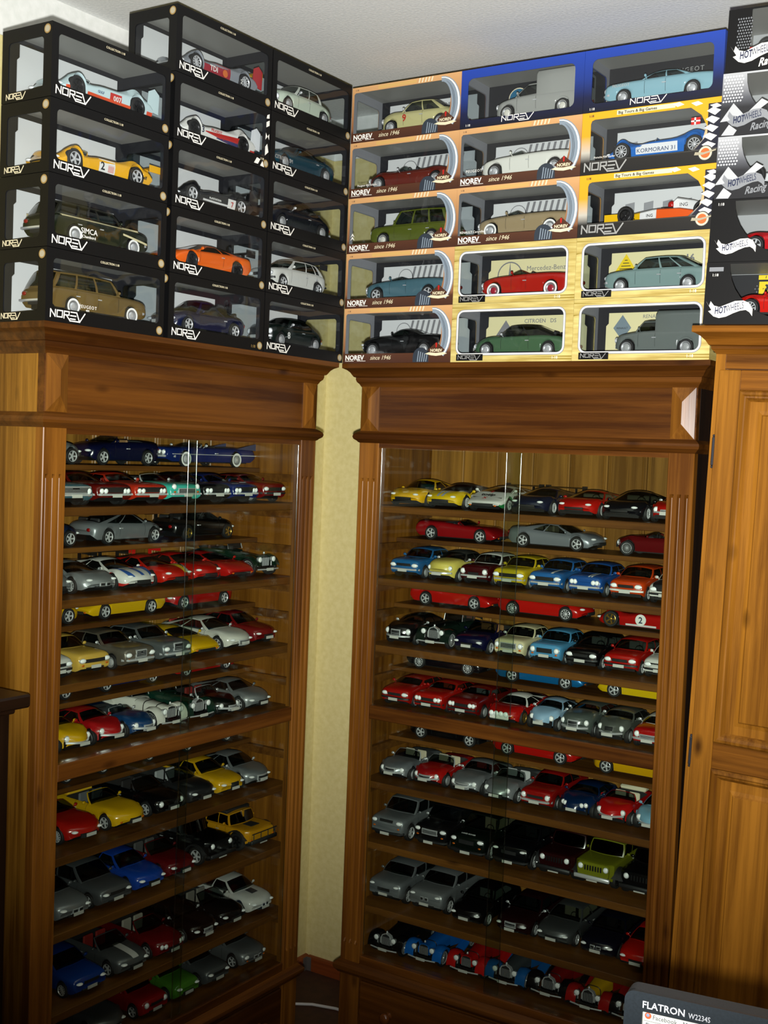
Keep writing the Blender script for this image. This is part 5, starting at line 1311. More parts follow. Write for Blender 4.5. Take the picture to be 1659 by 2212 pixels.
def window_box(kind, label, group, F, x, z, text=None):
    t = thing('window_box', label, 'box', group, W2(F, x, -.036, z), F[3])
    put('box_shell', shell(kind, WIN[kind], END, OUT[kind]), t)
    put('inner_tray', liner('tray_' + ('cream' if kind == 'cream' else 'd'), M_ins), t)
    put('window_film', film('film' + kind, WIN[kind], END), t)
    if 'ped' + kind not in BM_:
        b = MB(); b.rbox(.012, BW - .012, .012, .118, .0098, PED[kind], .001); BM_['ped' + kind] = b.mesh('pedestal', [M_ins], 0)
    put('pedestal', BM_['ped' + kind], t)
    if kind != 'blue': put('backdrop_card', backdrop('bd' + kind, M_crm2 if kind == 'cream' else M_card), t)
    yb = BD - .0126
    if kind == 'black':
        put_ink(LOGO, M_inkw, t, (.012, -.0003, .0085), name='brand_lettering')
        lettering('COLLECTION 1:18', .0062, M_inkc, t, (.135, -.0003, .1265))
        put_ink(LOGOS, M_inkc, t, (-.0003, BD - .014, .006), (PI / 2, 0, -PI / 2), 'brand_lettering')
        b = MB(); b.lathe([(.0001, -.0004), (.0088, -.0004), (.0088, -.0001)], (BW - .0125, 0, .0125), 'Y', 20); sl = b.build('seal', M_gold, t)
        b = MB(); b.lathe([(.0001, -.0006), (.0064, -.0006), (.0064, -.0002)], (BW - .0125, 0, .0125), 'Y', 18); b.box(BW - .019, BW - .006, -.0008, -.0005, .0112, .0138); b.build('seal_centre', M_sealw, sl, 0)
        b = MB(); b.lathe([(.0001, -.0004), (.0088, -.0004), (.0088, -.0001)], (0, .0125, .1245), 'X', 20); sl = b.build('seal', M_gold, t)
        b = MB(); b.lathe([(.0001, -.0006), (.0064, -.0006), (.0064, -.0002)], (0, .0125, .1245), 'X', 18); b.build('seal_centre', M_sealw, sl, 0)
    elif kind == 'tan':
        lettering('NOREV', .0172, M_inkw, t, (.0075, -.0004, .0075), bold=.03, xs=1.0); flat('logo_rule', [[(.0075, .0045), (.034, .0045), (.034, .0056), (.0075, .0056)], [(.044, .0045), (.070, .0045), (.070, .0056), (.044, .0056)]], M_inkw, t, -.0004)
        lettering('since 1946', .0150, M_inkc, t, (.083, -.0004, .0080), shear=.35, xs=.95)
        lettering('1:18', .0058, M_inkd, t, (.010, -.0004, .1282))
        lettering('The Norev Since Nineteen', .0056, M_inkc, t, (.082, -.0004, .1285), shear=.1, xs=.9) if False else None
        flat('printed_bar', [[(.195 + k * .009, .1255), (.1985 + k * .009, .1255), (.2015 + k * .009, .1365), (.198 + k * .009, .1365)] for k in range(5)], M_inkc, t)
        flat('printed_band', [[(.078, .1265), (.190, .1265), (.190, .1345), (.078, .1345)]], mat('pale_gold_ink', '#c7a05e', .5), t)
        # printed chrome car front along the right edge
        arc = lambda cx_, cz_, a0, a1, r0, rx: [(cx_ + r0 * rx * math.cos(math.radians(a0 + (a1 - a0) * k / 12)), cz_ + r0 * math.sin(math.radians(a0 + (a1 - a0) * k / 12))) for k in range(13)]
        o_, i_ = arc(.262, .066, 92, -50, .067, .80), arc(.262, .066, 92, -50, .054, .52)
        b = MB()
        for k in range(12): b.prism([o_[k], o_[k+1], i_[k+1], i_[k]], F_, -.0003, -.0001)
        g = b.build('printed_car_front', M_steel, t, 0, False)
        o2, i2 = arc(.262, .066, 92, -50, .065, .79), arc(.262, .066, 92, -50, .0628, .745); b = MB()
        for k in range(12): b.prism([o2[k], o2[k+1], i2[k+1], i2[k]], F_, -.0005, -.0003)
        b.build('printed_highlight', M_inkw, g, 0, False)
        for q in (.60, .66): 
            o3, i3 = arc(.262, .066, 70, -35, .058, q), arc(.262, .066, 70, -35, .058, q - .018); b = MB()
            for k in range(12): b.prism([o3[k], o3[k+1], i3[k+1], i3[k]], F_, -.0005, -.0003)
            b.build('printed_line', M_steeld, g, 0, False)
        b = MB(); b.prism(discp(.232, .014, .0225, 18, 1.0)[:10] + [(.2095, .001), (.2545, .001)], F_, -.0004, -.0002); gg = b.build('printed_grille', M_steeld, t, 0, False)
        flat('printed_grille_bar', [[(.222 + k * .006, .002), (.2245 + k * .006, .002), (.2275 + k * .006, .028 - k * .002), (.225 + k * .006, .028 - k * .002)] for k in range(5)], M_steel, gg, -.0007)
        bd = flat('badge', [[(.252, .030), (.276, .049), (.300, .030), (.276, .010)]], mat('badge_brown', '#452718', .45), t, -.0010, .0003)
        flat('badge_wing', [[(.245, .021), (.262, .017), (.276, .0155), (.290, .017), (.307, .021), (.296, .0245), (.276, .0225), (.256, .0245)]], M_inkc, bd, -.0014, .0003)
        flat('badge_ray', [[(.2745, .036), (.2775, .036), (.2785, .047), (.2735, .047)]], M_redk, bd, -.0014, .0003)
        lettering('NOREV', .0100, M_inkc, bd, (.276, -.0013, .0255), bold=.03, align='CENTER')
        if text is None:
            flat('card_stripe', [[(.098 + k * .0165, .012), (.1045 + k * .0165, .012), (.1315 + k * .016, .119), (.125 + k * .016, .119)] for k in range(9)], M_inkg, t, yb)
            c = MB(); c.prism(discp(.100, .092, .022), F_, yb, yb + .0001); cc = c.build('card_emblem', M_inkg, t, 0, False)
            c = MB(); c.prism(discp(.100, .092, .020), F_, yb - .0003, yb - .0001); c.build('card_emblem_field', M_card, cc, 0, False)
    elif kind == 'blue':
        put_ink(LOGOB, M_inkw, t, (.112, -.0003, .0065), name='brand_lettering'); lettering('1:18', .0078, M_inkw, t, (.015, -.0003, .0045))
    elif kind == 'amber':
        put_ink(LOGOM, M_met, t, (.010, -.0004, .0085), name='brand_lettering')
        lettering('1:18', .0068, M_inkd, t, (.016, -.0004, .1270), bold=.03)
        flat('printed_band', [[(.082, .1255), (.215, .1255), (.215, .1350), (.082, .1350)]], M_inkc, t)
        lettering('Big Tours & Big Games', .0085, M_inkd, t, (.085, -.0006, .1272), bold=.02, xs=1.12)
        dk, wt = [], []
        for k in range(5):
            q = k / 4; cx_, cz_ = .222 + .082 * q, .1315 - .012 * q * q; (wt if k % 2 == 0 else dk).append([(cx_ - .013, cz_ + .002), (cx_ + .002, cz_ + .0045), (cx_ + .013, cz_ - .002), (cx_ - .002, cz_ - .0055)])
        for k in range(5):
            cx_, cz_ = .300 - .002 * k, .108 - .0175 * k; wt.append([(cx_ - .015, cz_ + .002), (cx_ - .002, cz_ + .0085), (cx_ + .0155, cz_ + .001), (cx_ + .003, cz_ - .0085)])
            if k < 4: dk.append([(cx_ - .002, cz_ - .0085), (cx_ + .0155, cz_ + .000), (cx_ + .0155, cz_ - .017), (cx_ + .004, cz_ - .011)])
        flat('dark_chequer', [[(.262, .031), (.3155, .031), (.3155, .125), (.288, .125), (.288, .060)]], mat('navy_chequer', '#0f1224', .5), t, -.0002)
        flat('white_chequer', wt, M_inkw, t, -.0004)
        c = MB(); c.prism(discp(.286, .022, .0165, 20), F_, -.0007, -.0005); bd = c.build('badge', M_inkd, t, 0, False)
        c = MB(); c.prism(discp(.286, .022, .0145, 20), F_, -.0010, -.0008); c.build('badge_ring', M_inkc, bd, 0, False)
        c = MB(); c.prism(discp(.286, .022, .0105, 20), F_, -.0013, -.0011); c.build('badge_field', mat('badge_orange', '#c4622a', .5), bd, 0, False)
        flat('badge_wing', [[(.262, .019), (.280, .0185), (.309, .0255), (.309, .0285), (.282, .0235), (.264, .0255)]], M_sealw, bd, -.0016)
        ch = []
        for a in range(11):
            for c_ in range(4):
                if (a + c_) % 2 == 0: x_ = .037 + a * .0225; z_ = .014 + c_ * .020; ch.append([(x_, z_), (x_ + .0225, z_ + .003), (x_ + .0225, min(z_ + .023, .0975)), (x_, z_ + .0195)])
        flat('card_chequer', ch, mat('grey_chequer', '#8a8d8f', .55), t, yb)
    elif kind == 'cream':
        b = MB(); holed(b, rrect(.0135, .298, .0150, .1240, .019), [rrect(.0195, .292, .0210, .1180, .0135)], lambda u, v, t_: (u, -.0004 + t_, v), .0003); fr = b.build('window_border', mat('grey_border_print', '#7d8088', .45), t, 0, False)
        b = MB(); holed(b, rrect(.0150, .2965, .0165, .1225, .0175), [rrect(.0185, .293, .0200, .1190, .0142)], lambda u, v, t_: (u, -.0007 + t_, v), .0003); b.build('white_border', M_inkw, fr, 0, False)
        flat('label', [[(.0165, .0030), (.0885, .0030), (.0885, .0185), (.0165, .0185)]], M_black, t, -.0010, .0003)
        put_ink(LOGOC, M_met, t, (.0215, -.0013, .0065), name='brand_lettering'); lettering('1-18', .0088, M_inkw, t, (.266, -.0005, .0055))
        flat('gold_streak', [[(.0, .128), (.09, .1265), (.0, .1300)], [(.0, .100), (.014, .104), (.0, .103)], [(.20, .012), (.3165, .0095), (.3165, .0125)], [(.18, .006), (.3165, .0035), (.3165, .0065)]], mat('gold_streak_ink', '#8f7a2c', .45), t)
    return t
PED = {'black': .0195, 'tan': .0160, 'blue': .0140, 'amber': .0270, 'cream': .0130}
def boxed(F, box, x, z, kind, col, label, group, face='L', dx=0.0, w=BW, dy=.0625, **o):
    r = formula(label, group, **o) if kind == 'formula' else car(kind, col, label, group, **o)
    place(r, F, x + w / 2 + dx, -.036 + dy, z + PED[box] + .0002, PI if face == 'L' else 0); return r
GL_ = 'black window boxes on the left cabinet'; GLC = 'boxed model cars on the left cabinet'
GR_ = 'window boxes on the right cabinet'; GRC = 'boxed model cars on the right cabinet'
ZT = 1.8297; PL, PR = .1384, .1378
yb = BD - .0126
LV = ['lowest', 'second from bottom', 'middle', 'second from top', 'top']
def LB(colx, nm, lev, n, what, carspec, back=None, side=None):
    z = ZT + lev * PL; where = 'lowest' if lev == 0 else 'topmost' if lev == n - 1 else ['', 'second', 'third', 'fourth'][lev] + ' from bottom'
    t = window_box('black', 'black box holding %s, %s of %s stack' % (what, where, nm), GL_, LF, colx, z)
    k, c, nose, o = carspec
    boxed(LF, 'black', colx, z, k, c, '%s in black box, %s of %s stack' % (what, where, nm), GLC, nose, **o)
    if back: lettering(back, .016, M_inkd, t, (.10, yb, .090), bold=.01)
    if side: lettering(side, .020, M_inkd, t, (.225, yb, .082), bold=.01)
    return t
C1, C2, C3 = -.0345, .2955, .6150
t = LB(C1, 'near', 3, 4, 'pale blue racing prototype', ('lmp', '#b4c9cc', 'L', dict(finc='#b4c9cc', extra=endplates, wing=None, bump=.019, decals=(('side',.27,.72,.008,.016,'#c7441a'),('side',.02,.07,.008,.016,'#c7441a'),('side',.92,.99,.010,.018,'#c7441a'),('side',.50,.62,.012,.029,'#b3231a'),('text','007',.57,.0145,.014,WH),('text','GULF',.40,.020,.007,'#27406b')))))
t = LB(C1, 'near', 2, 4, 'yellow number 2 racing prototype', ('lmp', '#d69f1b', 'L', dict(L=.262, wing=(.046,1.0), wingc='#d69f1b', extra=hump, humpc='#d69f1b', rim='alloy', bump=.014, decals=(('side',.41,.57,.008,.034,'#d4d4cf'),('text','2',.44,.0135,.022,'#16161a'),('text','elf',.90,.018,.010,'#16161a'),('side',.50,.56,.012,.026,'#c79a94')))))
t = LB(C1, 'near', 1, 4, 'dark green and cream estate car', ('wagon', '#141a0e', 'R', dict(L=.262, roof='#17180f', white=True, decals=(('side',.10,.99,.048,.053,'#c7bd94'),('side',.02,.30,.026,.030,'#c7bd94',.036,.040)))))
lettering('SIMCA', .0150, M_inkw, t, (.082, -.0006, .0385), bold=.02)
lettering('Chambord', .0080, M_inkw, t, (.086, -.0006, .0300))
t = LB(C1, 'near', 0, 4, 'olive brown estate car', ('wagon', '#5f4c27', 'R', dict(L=.262, H=.086)), side='Alfa')
lettering('PEUGEOT', .0090, M_inkw, t, (.082, -.0006, .0335), space=1.25); lettering('404', .0060, M_inkw, t, (.100, -.0006, .0275))
t = LB(C2, 'middle', 4, 5, 'red and grey racing prototype', ('lmp', '#7d8288', 'L', dict(wing=(.050,.98), wingc='#c79a18', finc='#a3141c', extra=endplates, rim='multi', decals=(('side',.26,.60,.008,.034,'#8f1526'),('text','TDI',.38,.0150,.016,WH),('disc',.53,.020,.008,'#c4621a'),('text','2',.74,.0130,.013,WH)))))
t = LB(C2, 'middle', 3, 5, 'white racing prototype with red-blue flash', ('lmp', '#d0d0cb', 'L', dict(finc='#cfd3d6', extra=endplates, wing=None, bump=.018, decals=(('side',.30,.74,.020,.022,'#a81f1c',.010,.030),('side',.45,.74,.014,.016,'#1c2c5c',.008,.018),('side',.92,.99,.008,.014,'#a81f1c'),('text','3',.265,.016,.018,'#14203c'),('text','PEUGEOT',.44,.0255,.008,'#a81f1c')))))
CHQ = [[(.262, .006), (.272, .020), (.284, .018), (.276, .006)], [(.300, .030), (.312, .040), (.307, .058), (.300, .050)], [(.300, .066), (.307, .074), (.301, .082)], [(.313, .068), (.308, .075), (.313, .081)], [(.302, .094), (.313, .100), (.313, .112), (.302, .106)], [(.302, .114), (.312, .116), (.312, .126), (.304, .122)], [(.284, .004), (.298, .003), (.292, .016)]]
flat('white_chequer', CHQ, M_inkw, t, -.0006)
lettering('1:18', .0075, M_inkc, t, (.284, -.0006, .018))
t = LB(C2, 'middle', 2, 5, 'black and silver number 7 racing prototype', ('lmp', '#17181b', 'L', dict(wing=(.058,1.0), finc='#101012', extra=endplates, humpc='#a81815', rim='alloy', decals=(('side',.62,.72,.010,.030,'#cfcfcb'),('text','7',.67,.0130,.016,'#a81815'),('side',.30,.62,.012,.016,'#c4c4c2'),('text','PLAYSTATION',.45,.018,.006,WH)))))
t = LB(C2, 'middle', 1, 5, 'bright orange supercar', ('wedge', '#d65a0a', 'L', dict(H=.064, wing=(.060,.97), rim='dark', n=3.8, L=.255)))
t = LB(C2, 'middle', 0, 5, 'midnight blue streamlined coupe', ('coupe', '#0d1330', 'L', dict(H=.078, n=2.5, bump=.005, L=.255, rim='alloy', cab=(.30,.42,.56,.95))))
lettering('1:18', .0095, M_gold, t, (.272, -.0006, .006))
t = LB(C3, 'corner', 4, 5, 'pale mint saloon', ('fifties', '#b3bfae', 'L', dict(cab=(.31,.43,.74,.76), H=.080, grille=None, roof='#c4c9bf', bump=0, hood=[(0,.030),(.04,.042),(.1,.050),(.25,.055),(.65,.058),(.88,.052),(.97,.044),(1,.030)])))
t = LB(C3, 'corner', 3, 5, 'dark teal fastback coupe', ('coupe', '#0e3340', 'L', dict(L=.27, H=.073, rim='disc', bf='body', cab=(.33,.45,.55,.93))))
lettering('CITROEN  SM', .0130, M_met, t, (.018, -.0006, .034), xs=.85)
t = LB(C3, 'corner', 2, 5, 'blue-black streamlined saloon', ('fifties', '#0b0e17', 'L', dict(L=.262, H=.080, bump=.002, grille=None, bf='body', cab=(.30,.41,.62,.90))))
t = LB(C3, 'corner', 1, 5, 'white boxy hatchback', ('hatch', '#c2c3bd', 'L', dict(H=.080, L=.215, wing=(.074,.93), wingc='#1a1a1b')))
t = LB(C3, 'corner', 0, 5, 'dark green rally saloon with number 8', ('fifties', '#0b1512', 'L', dict(L=.225, H=.076, decals=(('text','8',.30,.022,.022,WH),), grille=None)))
# right cabinet: three stacks of five
R1, R2, R3 = -.0365, .2795, .5965
def RB(x, nm, lev, kind, kname, what, spec, text=None):
    z = ZT + lev * PR; where = LV[lev]
    t = window_box(kind, '%s box with %s, %s of %s' % (kname, what, where, nm), GR_, RF, x, z, text)
    k, c, o = spec; boxed(RF, kind, x, z, k, c, '%s in %s box, %s of %s' % (what, kname, where, nm), GRC, 'L', **o); return t
s1, s2, s3 = 'corner-side stack', 'centre stack', 'wardrobe-side stack'
t = RB(R1, s1, 4, 'tan', 'tan', 'cream number 9 rally saloon', ('fifties', '#b8b27d', dict(L=.235, dx=.022, H=.082, bf='body', grille=None, decals=(('text','9',.36,.027,.024,'#b0231a'),))), 'x')
lettering('REGIE COMMUNE', .014, M_inkd, t, (.105, yb, .101), bold=.02); lettering('RENAULT 1955', .014, M_inkd, t, (.115, yb, .080), bold=.02)
t = RB(R1, s1, 3, 'tan', 'tan', 'maroon streamlined roadster', ('roadster', '#5c1d12', dict(L=.275, dx=.005, H=.064, bump=.006, n=2.3, grille=None)))
lettering('Peugeot 402 Eclipse', .0072, M_inkw, t, (.026, -.0006, .0275))
t = RB(R1, s1, 2, 'tan', 'tan', 'olive green estate with cream wheels', ('wagon', '#4c5518', dict(L=.235, dx=.012, H=.092, rim='creamcap', glz='n', bf='body', br='body', white=False)))
c = flat('chevron', [[(.010, .040), (.0165, .050), (.023, .040), (.0165, .045)], [(.010, .032), (.0165, .042), (.023, .032), (.0165, .037)]], M_inkw, t, -.0006)
t = RB(R1, s1, 1, 'tan', 'tan', 'blue-grey open convertible', ('cabrio', '#41616c', dict(L=.25, dx=.005, H=.066, bf='chrome', n=4.5, lights='round')))
t = RB(R1, s1, 0, 'tan', 'tan', 'black open coupe', ('cabrio', '#0b0b0c', dict(L=.25, dx=.000, H=.072, open=False, cab=(.38,.47,.60,.72), n=4.4, rim='disc', white=False, bf='chrome')))
t = RB(R2, s2, 4, 'blue', 'blue', 'light grey delivery van', ('van', '#8f918c', dict(dx=.030, rim='creamcap', H=.084, cargo=(.50, .104, .004), extra=cargo_box, cab=(.25,.40,.505,.53))))
c = MB(); c.prism(discp(.082, .098, .026, 22), F_, BD - .0030, BD - .0026); e = c.build('round_emblem', M_inkc, t, 0, False)
c = MB(); c.prism(discp(.082, .098, .0235, 22), F_, BD - .0034, BD - .0031); c.build('emblem_field', mat('petrol_blue_ink', '#1c5f80', .5), e, 0, False)
t = RB(R2, s2, 3, 'tan', 'tan', 'white open convertible', ('cabrio', '#cfd0c6', dict(L=.255, dx=.012, H=.068, n=5, bf='body', lights='round', rim='disc')))
lettering('PEUGEOT', .0088, M_inkw, t, (.022, -.0006, .0335), space=1.2)
t = RB(R2, s2, 2, 'tan', 'tan', 'beige open convertible with white-wall tyres', ('cabrio', '#8f7f60', dict(L=.255, dx=.008, H=.068, n=4, white=True, rim='disc', bf='chrome', lights='round')))
lettering('RENAULT Caravelle', .0078, M_inkw, t, (.012, -.0006, .0285))
t = RB(R2, s2, 1, 'cream', 'cream', 'red open roadster with red wheel discs', ('cabrio', '#9c1710', dict(L=.245, dx=.020, H=.070, n=5, white=True, rim='redcap', bf='chrome', lights='round', cab=(.34,.43,.62,.72))))
lettering('Mercedez-Benz', .0165, M_inkg, t, (.130, yb, .092), bold=.03)
c = MB(); o_, i_ = discp(.085, .082, .034, 26), discp(.085, .082, .031, 26)
for k in range(26): c.prism([o_[k], o_[(k+1) % 26], i_[(k+1) % 26], i_[k]], F_, yb, yb + .0001)
c.prism([(.079, .062), (.085, .115), (.091, .062)], F_, yb, yb + .0001); c.build('card_emblem', M_inkg, t, 0, False)
t = RB(R2, s2, 0, 'cream', 'cream', 'green streamlined saloon with black roof', ('fifties', '#3e5b40', dict(L=.268, dx=.012, H=.078, bump=.002, roof='#121514', grille=None, bf='body', n=3.2, cab=(.30,.40,.62,.90), hood=[(0,.024),(.05,.036),(.12,.045),(.3,.052),(.65,.055),(.85,.050),(.97,.038),(1,.026)])))
flat('double_chevron', [[(.045, .062), (.080, .112), (.115, .062), (.100, .062), (.080, .090), (.060, .062)], [(.058, .046), (.080, .078), (.102, .046), (.090, .046), (.080, .060), (.070, .046)]], M_inkg, t, yb)
lettering('CITROEN   DS', .0135, M_inkg, t, (.130, yb, .104), bold=.01)
t = RB(R3, s3, 4, 'blue', 'blue', 'pale blue coupe', ('sedan', '#7fa7b3', dict(L=.26, dx=.010, H=.070, cab=(.34,.45,.64,.76), n=4.6, Wd=.092)))
lettering('PEUGEOT', .0150, M_met, t, (.150, BD - .0030, .104), space=1.25); lettering('PEUGEOT', .0085, M_met, t, (.068, -.0004, .048), space=1.1)
t = RB(R3, s3, 3, 'amber', 'amber', 'blue racing prototype with white sponsor letters', ('lmp', '#1460b0', dict(L=.262, dx=.020, wing=None, rim='multi', bump=.016, extra=hump, humpc='#1460b0', decals=(('side',.30,.66,.010,.030,'#d4d6d8'),('text','KORMORAN 31',.48,.0125,.0128,'#12305c')))))
flat('danish_flag', [[(.252, .084), (.272, .084), (.272, .099), (.252, .099)]], M_redk, t, -.0009); flat('flag_cross', [[(.252, .090), (.272, .090), (.272, .093), (.252, .093)], [(.259, .084), (.2625, .084), (.2625, .099), (.259, .099)]], M_inkw, t, -.0012)
lettering('Porsche 936 Spyder', .0062, M_inkw, t, (.032, -.0006, .0350))
t = RB(R3, s3, 2, 'amber', 'amber', 'yellow, white and orange open-wheel racer', ('formula', '', dict(nose='#d9ab10', mid='#d6d7d6', tail='#d6541a', dx=.028)))
r_ = [o for o in bpy.data.objects if o.get('label', '').startswith('yellow, white and orange open-wheel racer in a')][0]
lettering('ING', .011, mat('print_0d0d14', '#0d0d14', .5), r_, (-.03, .0125, .036), (PI / 2, 0, PI)); lettering('ING', .009, mat('print_0d0d14', '#0d0d14', .5), r_, (.035, .0395, .012), (PI / 2, 0, PI))
t = RB(R3, s3, 1, 'cream', 'cream', 'grey-blue five-door hatchback', ('hatch', '#6f8683', dict(L=.238, dx=.018, H=.082, n=5, rim='disc', bf='chrome', br='chrome', cab=(.29,.40,.72,.98), pil=(.40,.68))))
flat('yellow_diamond', [[(.042, .078), (.068, .118), (.094, .078), (.086, .070), (.050, .070)]], M_yelk, t, yb); lettering('RENAULT', .0088, M_inkd, t, (.068, yb - .0004, .0725), align='CENTER', bold=.02)
for k in range(4): flat('diamond_line', [[(.052 + k * .004, .083 + k * .0065), (.084 - k * .004, .083 + k * .0065), (.083 - k * .004, .0847 + k * .0065), (.053 + k * .004, .0847 + k * .0065)]], M_inkd, t, yb - .0004)
lettering('16', .022, M_inkg, t, (.208, yb, .094), bold=.03)
t = RB(R3, s3, 0, 'cream', 'cream', 'matt grey delivery van', ('van', '#5b625f', dict(dx=.034, H=.080, L=.215, n=5, cargo=(.47, .098, .012), extra=cargo_box, cab=(.26,.34,.48,.50))))
flat('grey_diamond', [[(.044, .086), (.066, .116), (.088, .086), (.066, .058)]], mat('blue_grey_ink', '#6f7f86', .5), t, yb); lettering('RENAULT', .0062, M_inkd, t, (.066, yb - .0004, .0835), align='CENTER'); lettering('RENAULT 4 F', .012, M_inkg, t, (.115, yb, .107))

# ---------------------------------------------------------------- taller boxes on the wardrobe
HW, HD, HH = .335, .155, .1195
tilt = Matrix.Rotation(.0245, 4, 'Y')
def on_wardrobe(o, x, y, z, rz=0):
    p = Vector((1.362, -.62, 0)) + tilt @ Vector((x, y, z)); o.location = p; o.rotation_euler = (tilt @ Matrix.Rotation(rz, 4, 'Z')).to_euler()
M_mesh = mat('silver_mesh_print', '#8d9095', .35, .4); M_grad = ramp_mat('silver_to_black_print', 'Z', [(0, '#0e0f14'), (.45, '#16171c'), (.6, '#4a4c52'), (1, '#a5a7aa')], lo=0, hi=.1195)
ell = [(.170 - .124 * math.cos(a * PI / 20), .116 - .108 * math.sin(a * PI / 20)) for a in range(11)]
HWIN = {'oval': [(HW - .01, .1165)][::-1] + ell + [(HW - .01, .008)], 'square': rrect(.045, HW - .02, .036, .1165, .002)}
HWIN['oval'] = ell + [(HW - .01, .008), (HW - .01, .1165)]
def flame(parent, x, z, s, m_edge, m_in, racing=False):
    P = [(0, 1.0), (.07, .70), (.10, .98), (.18, .72), (.30, .64), (.45, .80), (.62, .98), (.80, 1.0), (.92, .86), (1, .50), (1, .10), (.94, .32), (.86, .46), (.74, .42), (.60, .28), (.45, .08), (.30, 0), (.18, .10), (.06, .40), (.13, .46)]
    p = [(x + u * s, z + v * s * .36) for u, v in P]; b = MB()
    for t in tessellate_polygon([[Vector((u, v, 0)) for u, v in p]]): b.prism([p[i] for i in t], F_, -.0005, -.0003)
    o = b.build('flame_logo', m_edge, parent, 0, False)
    lettering('HOT', s * .20, m_in, o, (x + s * .20, -.0007, z + s * .085), (PI / 2, -.10, 0), bold=.03, shear=.2, xs=.58)
    lettering('WHEELS', s * .20, m_in, o, (x + s * .44, -.0007, z + s * .125), (PI / 2, -.20, 0), bold=.03, shear=.2, xs=.52)
    if racing: lettering('Racing', s * .22, m_edge, parent, (x + s * .58, -.0005, z - s * .10), (PI / 2, -.15, 0), shear=.5, bold=.02, xs=.8)
    return o
def horse(b, x, z, s, fn):
    for p in ([(-.10, -.05), (.08, -.02), (.14, .16), (.02, .20), (-.08, .10)], [(.02, .18), (.12, .16), (.10, .36), (.0, .40), (-.10, .34), (-.04, .28)], [(-.10, -.04), (.0, -.04), (-.10, -.22), (-.04, -.40), (-.12, -.40), (-.18, -.2)], [(.02, -.04), (.09, -.03), (.12, -.24), (.04, -.36), (-.02, -.36), (.05, -.22)], [(.10, .10), (.24, .04), (.18, -.06), (.22, .02)], [(-.06, .10), (-.22, .16), (-.20, .02), (-.18, .12)], [(.10, .0), (.26, .12), (.22, .26), (.30, .10)]):
        b.prism([(x + u * s, z + v * s) for u, v in p], fn, -.0003, -.0001)
def HB(lev, kind, label, spec, lab2, xo=0.0):
    z = 1.8812 + lev * .1201; t = thing('window_box', label, 'box', 'tall window boxes on the wardrobe'); on_wardrobe(t, -.012 + xo, -.052, z)
    wn = HWIN['square' if kind == 'mesh' else 'oval']
    ends = [rrect(.03, HD - .03, .03, .10, .006)]
    put('box_shell', shell('hw' + kind, wn, ends, {'black': M_black, 'mesh': M_black, 'cheq': M_grad}[kind], HW, HD, HH), t)
    if 'hwt' + kind not in BM_:
        b = MB(); mm = mat('grey_card_back', '#9a9c9c', .5) if kind != 'dots' else M_ins
        b.box(.001, HW - .001, HD - .003, HD - .001, .001, HH - .002, 0); b.box(.001, HW - .001, .002, HD - .003, HH - .002, HH - .001, 1); b.box(.001, HW - .001, .002, HD - .003, .001, .0098, 0); b.box(.0012, .0022, .002, HD - .003, .0098, HH - .002, 1)
        BM_['hwt' + kind] = b.mesh('inner_tray', [mm, M_ceil], 0, False)
    put('inner_tray', BM_['hwt' + kind], t)
    b = MB(); b.rbox(.020, HW - .02, .014, .125, .0098, .0298 if spec[0] == 'formula' else .0148, .001); b.build('pedestal', M_ins, t, 0)
    put('window_film', film('hwf' + kind, wn, [], HW, HD), t)
    k, c, o = spec; r = formula(lab2, 'boxed model cars on the wardrobe', **o) if k == 'formula' else car(k, c, lab2, 'boxed model cars on the wardrobe', **o)
    on_wardrobe(r, -.012 + xo + (.152 if k == 'formula' else .163), -.052 + .068, z + (.030 if k == 'formula' else .0150), PI)
    return t
HWG = None
t = HB(0, 'black', 'black tall box with two yellow emblems and red coupe, lowest on wardrobe', ('super', '#b5180f', dict(L=.26, H=.068, rim='multi')), 'red coupe in black tall box, lowest on wardrobe', -.003)
flame(t, .004, .012, .092, M_inkw, M_navy); lettering('1:18', .0075, M_inkw, t, (.012, -.0004, .0925)); flat('scale_plate', [[(.006, .102), (.034, .102), (.034, .110), (.006, .110)]], M_mesh, t)
b = MB(); b.box(.002, HW - .002, HD - .0040, HD - .0034, .010, HH - .003); b.build('dark_mesh_card', mat('dark_mesh_card', '#121214', .6), t)
dots = [[(.052 + a * .0072 + (c_ % 2) * .0036, .014 + c_ * .006), (.0535 + a * .0072 + (c_ % 2) * .0036, .0156 + c_ * .006), (.052 + a * .0072 + (c_ % 2) * .0036, .0172 + c_ * .006), (.0505 + a * .0072 + (c_ % 2) * .0036, .0156 + c_ * .006)] for a in range(28) for c_ in range(14)]
b = MB(); [b.face([F_(u, v, HD - .0043) for u, v in p]) for p in dots]; o_ = b.build('mesh_dots', M_mesh, t, 0, False); o_['kind'] = 'stuff'
for (x, z, w_, h_) in ((.060, .062, .030, .040), (.058, .106, .030, .009)):
    e = flat('yellow_emblem', [[(x, z), (x + w_, z), (x + w_, z + h_), (x, z + h_)]], M_yelk, t, HD - .0052)
    b = MB(); horse(b, x + w_ / 2, z + h_ * .55, h_ * .8, lambda u, v, tt: (u, HD - .0055 + tt, v)); b.build('prancing_horse', M_inkd, e, 0, False)
t = HB(1, 'black', 'black tall box with red low coupe on grey card, second up wardrobe', ('super', '#a8141a', dict(L=.262, H=.064, rim='alloy', hood=[(0,.018),(.03,.028),(.14,.043),(.26,.044),(.45,.046),(.7,.051),(.95,.051),(1,.034)])), 'red low coupe in black tall box, second up wardrobe', -.002)
flame(t, .010, .014, .082, M_inkw, M_navy); lettering('1:18', .0075, M_inkw, t, (.012, -.0004, .108))
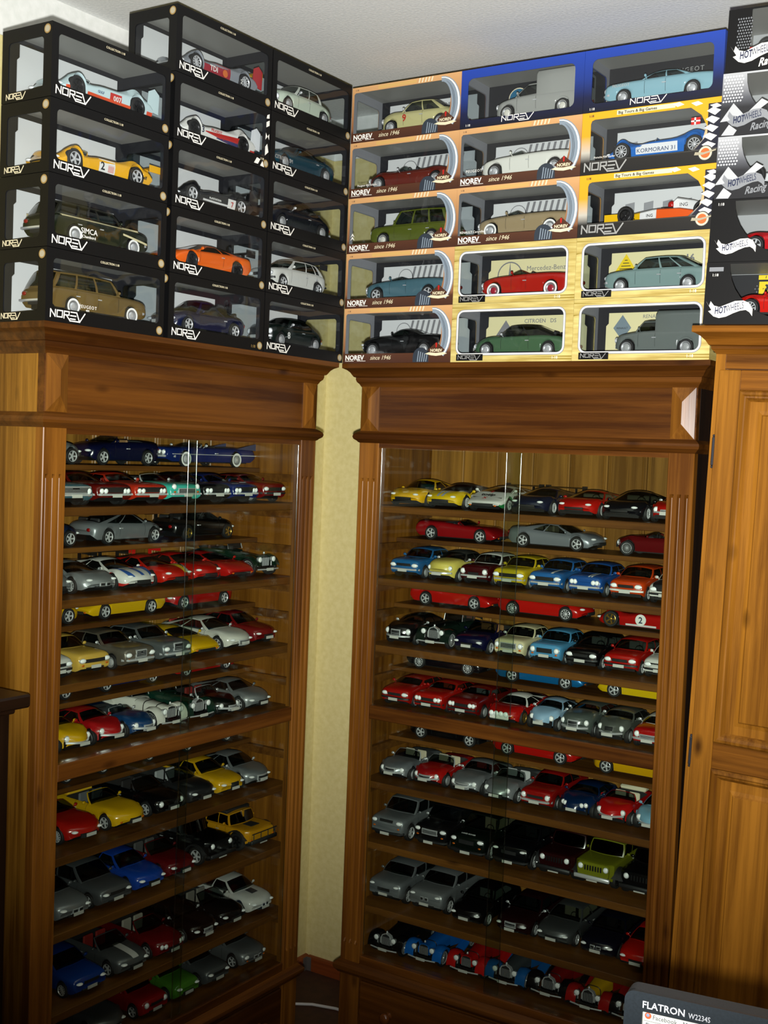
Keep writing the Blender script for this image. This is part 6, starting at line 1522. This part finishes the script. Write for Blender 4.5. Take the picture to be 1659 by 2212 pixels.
def cheq(t):
    wt = [[(.0, .028), (.024, .062), (.048, .036), (.030, .030)], [(.048, .038), (.078, .066), (.092, .058), (.060, .036)], [(.004, .002), (.018, .022), (.034, .010), (.028, .001)], [(.108, .002), (.118, .018), (.136, .010), (.138, .001)], [(.112, .022), (.124, .034), (.132, .024), (.120, .018)]]
    flat('pale_chequer', wt, mat('pale_grey_chequer', '#a9abae', .45), t)
    b = MB()
    for a in range(7):
        for c_ in range(9):
            x, z = .004 + a * .0055 + (c_ % 2) * .0027, .066 + c_ * .0058
            if x < .040 - (0 if c_ > 3 else 0): b.face([F_(u, v, -.0003) for u, v in ((x - .0022, z), (x, z - .0022), (x + .0022, z), (x, z + .0022))])
    o = b.build('printed_mesh', mat('pale_mesh_print', '#c4c6c8', .4), t, 0, False); o['kind'] = 'stuff'
    flame(t, .008, .016, .088, M_mesh, M_navy, True)
t = HB(2, 'cheq', 'chequered silver tall box with white racer, middle of wardrobe stack', ('formula', '', dict(nose='#c9cbcc', mid='#c9cbcc', tail='#c9cbcc')), 'silver open-wheel racer in chequered box, middle of wardrobe stack', .001)
cheq(t); lettering('McLaren', .0125, M_navy, t, (.070, HD - .0036, .086), shear=.3, bold=.01)
t = HB(3, 'cheq', 'chequered silver tall box with yellow shield, fourth up wardrobe', ('formula', '', dict(nose='#b3150f', mid='#b3150f', tail='#b3150f')), 'red open-wheel racer in chequered box, fourth up wardrobe', .002)
cheq(t); e = flat('yellow_shield', [[(.070, .112), (.098, .112), (.097, .092), (.092, .082), (.084, .075), (.076, .082), (.071, .092)]], M_yelk, t, HD - .0042)
b = MB(); horse(b, .084, .096, .032, lambda u, v, tt: (u, HD - .0046 + tt, v)); b.build('prancing_horse', M_inkd, e, 0, False)
t = HB(4, 'mesh', 'black tall box with grey net print and red racer, top on wardrobe', ('formula', '', dict(nose='#b3150f', mid='#b3150f', tail='#b3150f')), 'red open-wheel racer in black box, top on wardrobe', .004)
flame(t, .008, .016, .096, M_inkw, M_navy, True)
b = MB()
for a in range(6):
    for c_ in range(11):
        x, z = .020 + a * .0048 + (c_ % 2) * .0024, .045 + c_ * .0055
        b.face([F_(u, v, -.0003) for u, v in ((x - .0018, z), (x, z - .0022), (x + .0018, z), (x, z + .0022))])
o_ = b.build('printed_mesh', mat('grey_mesh_print', '#6d7074', .4), t, 0, False); o_['kind'] = 'stuff'
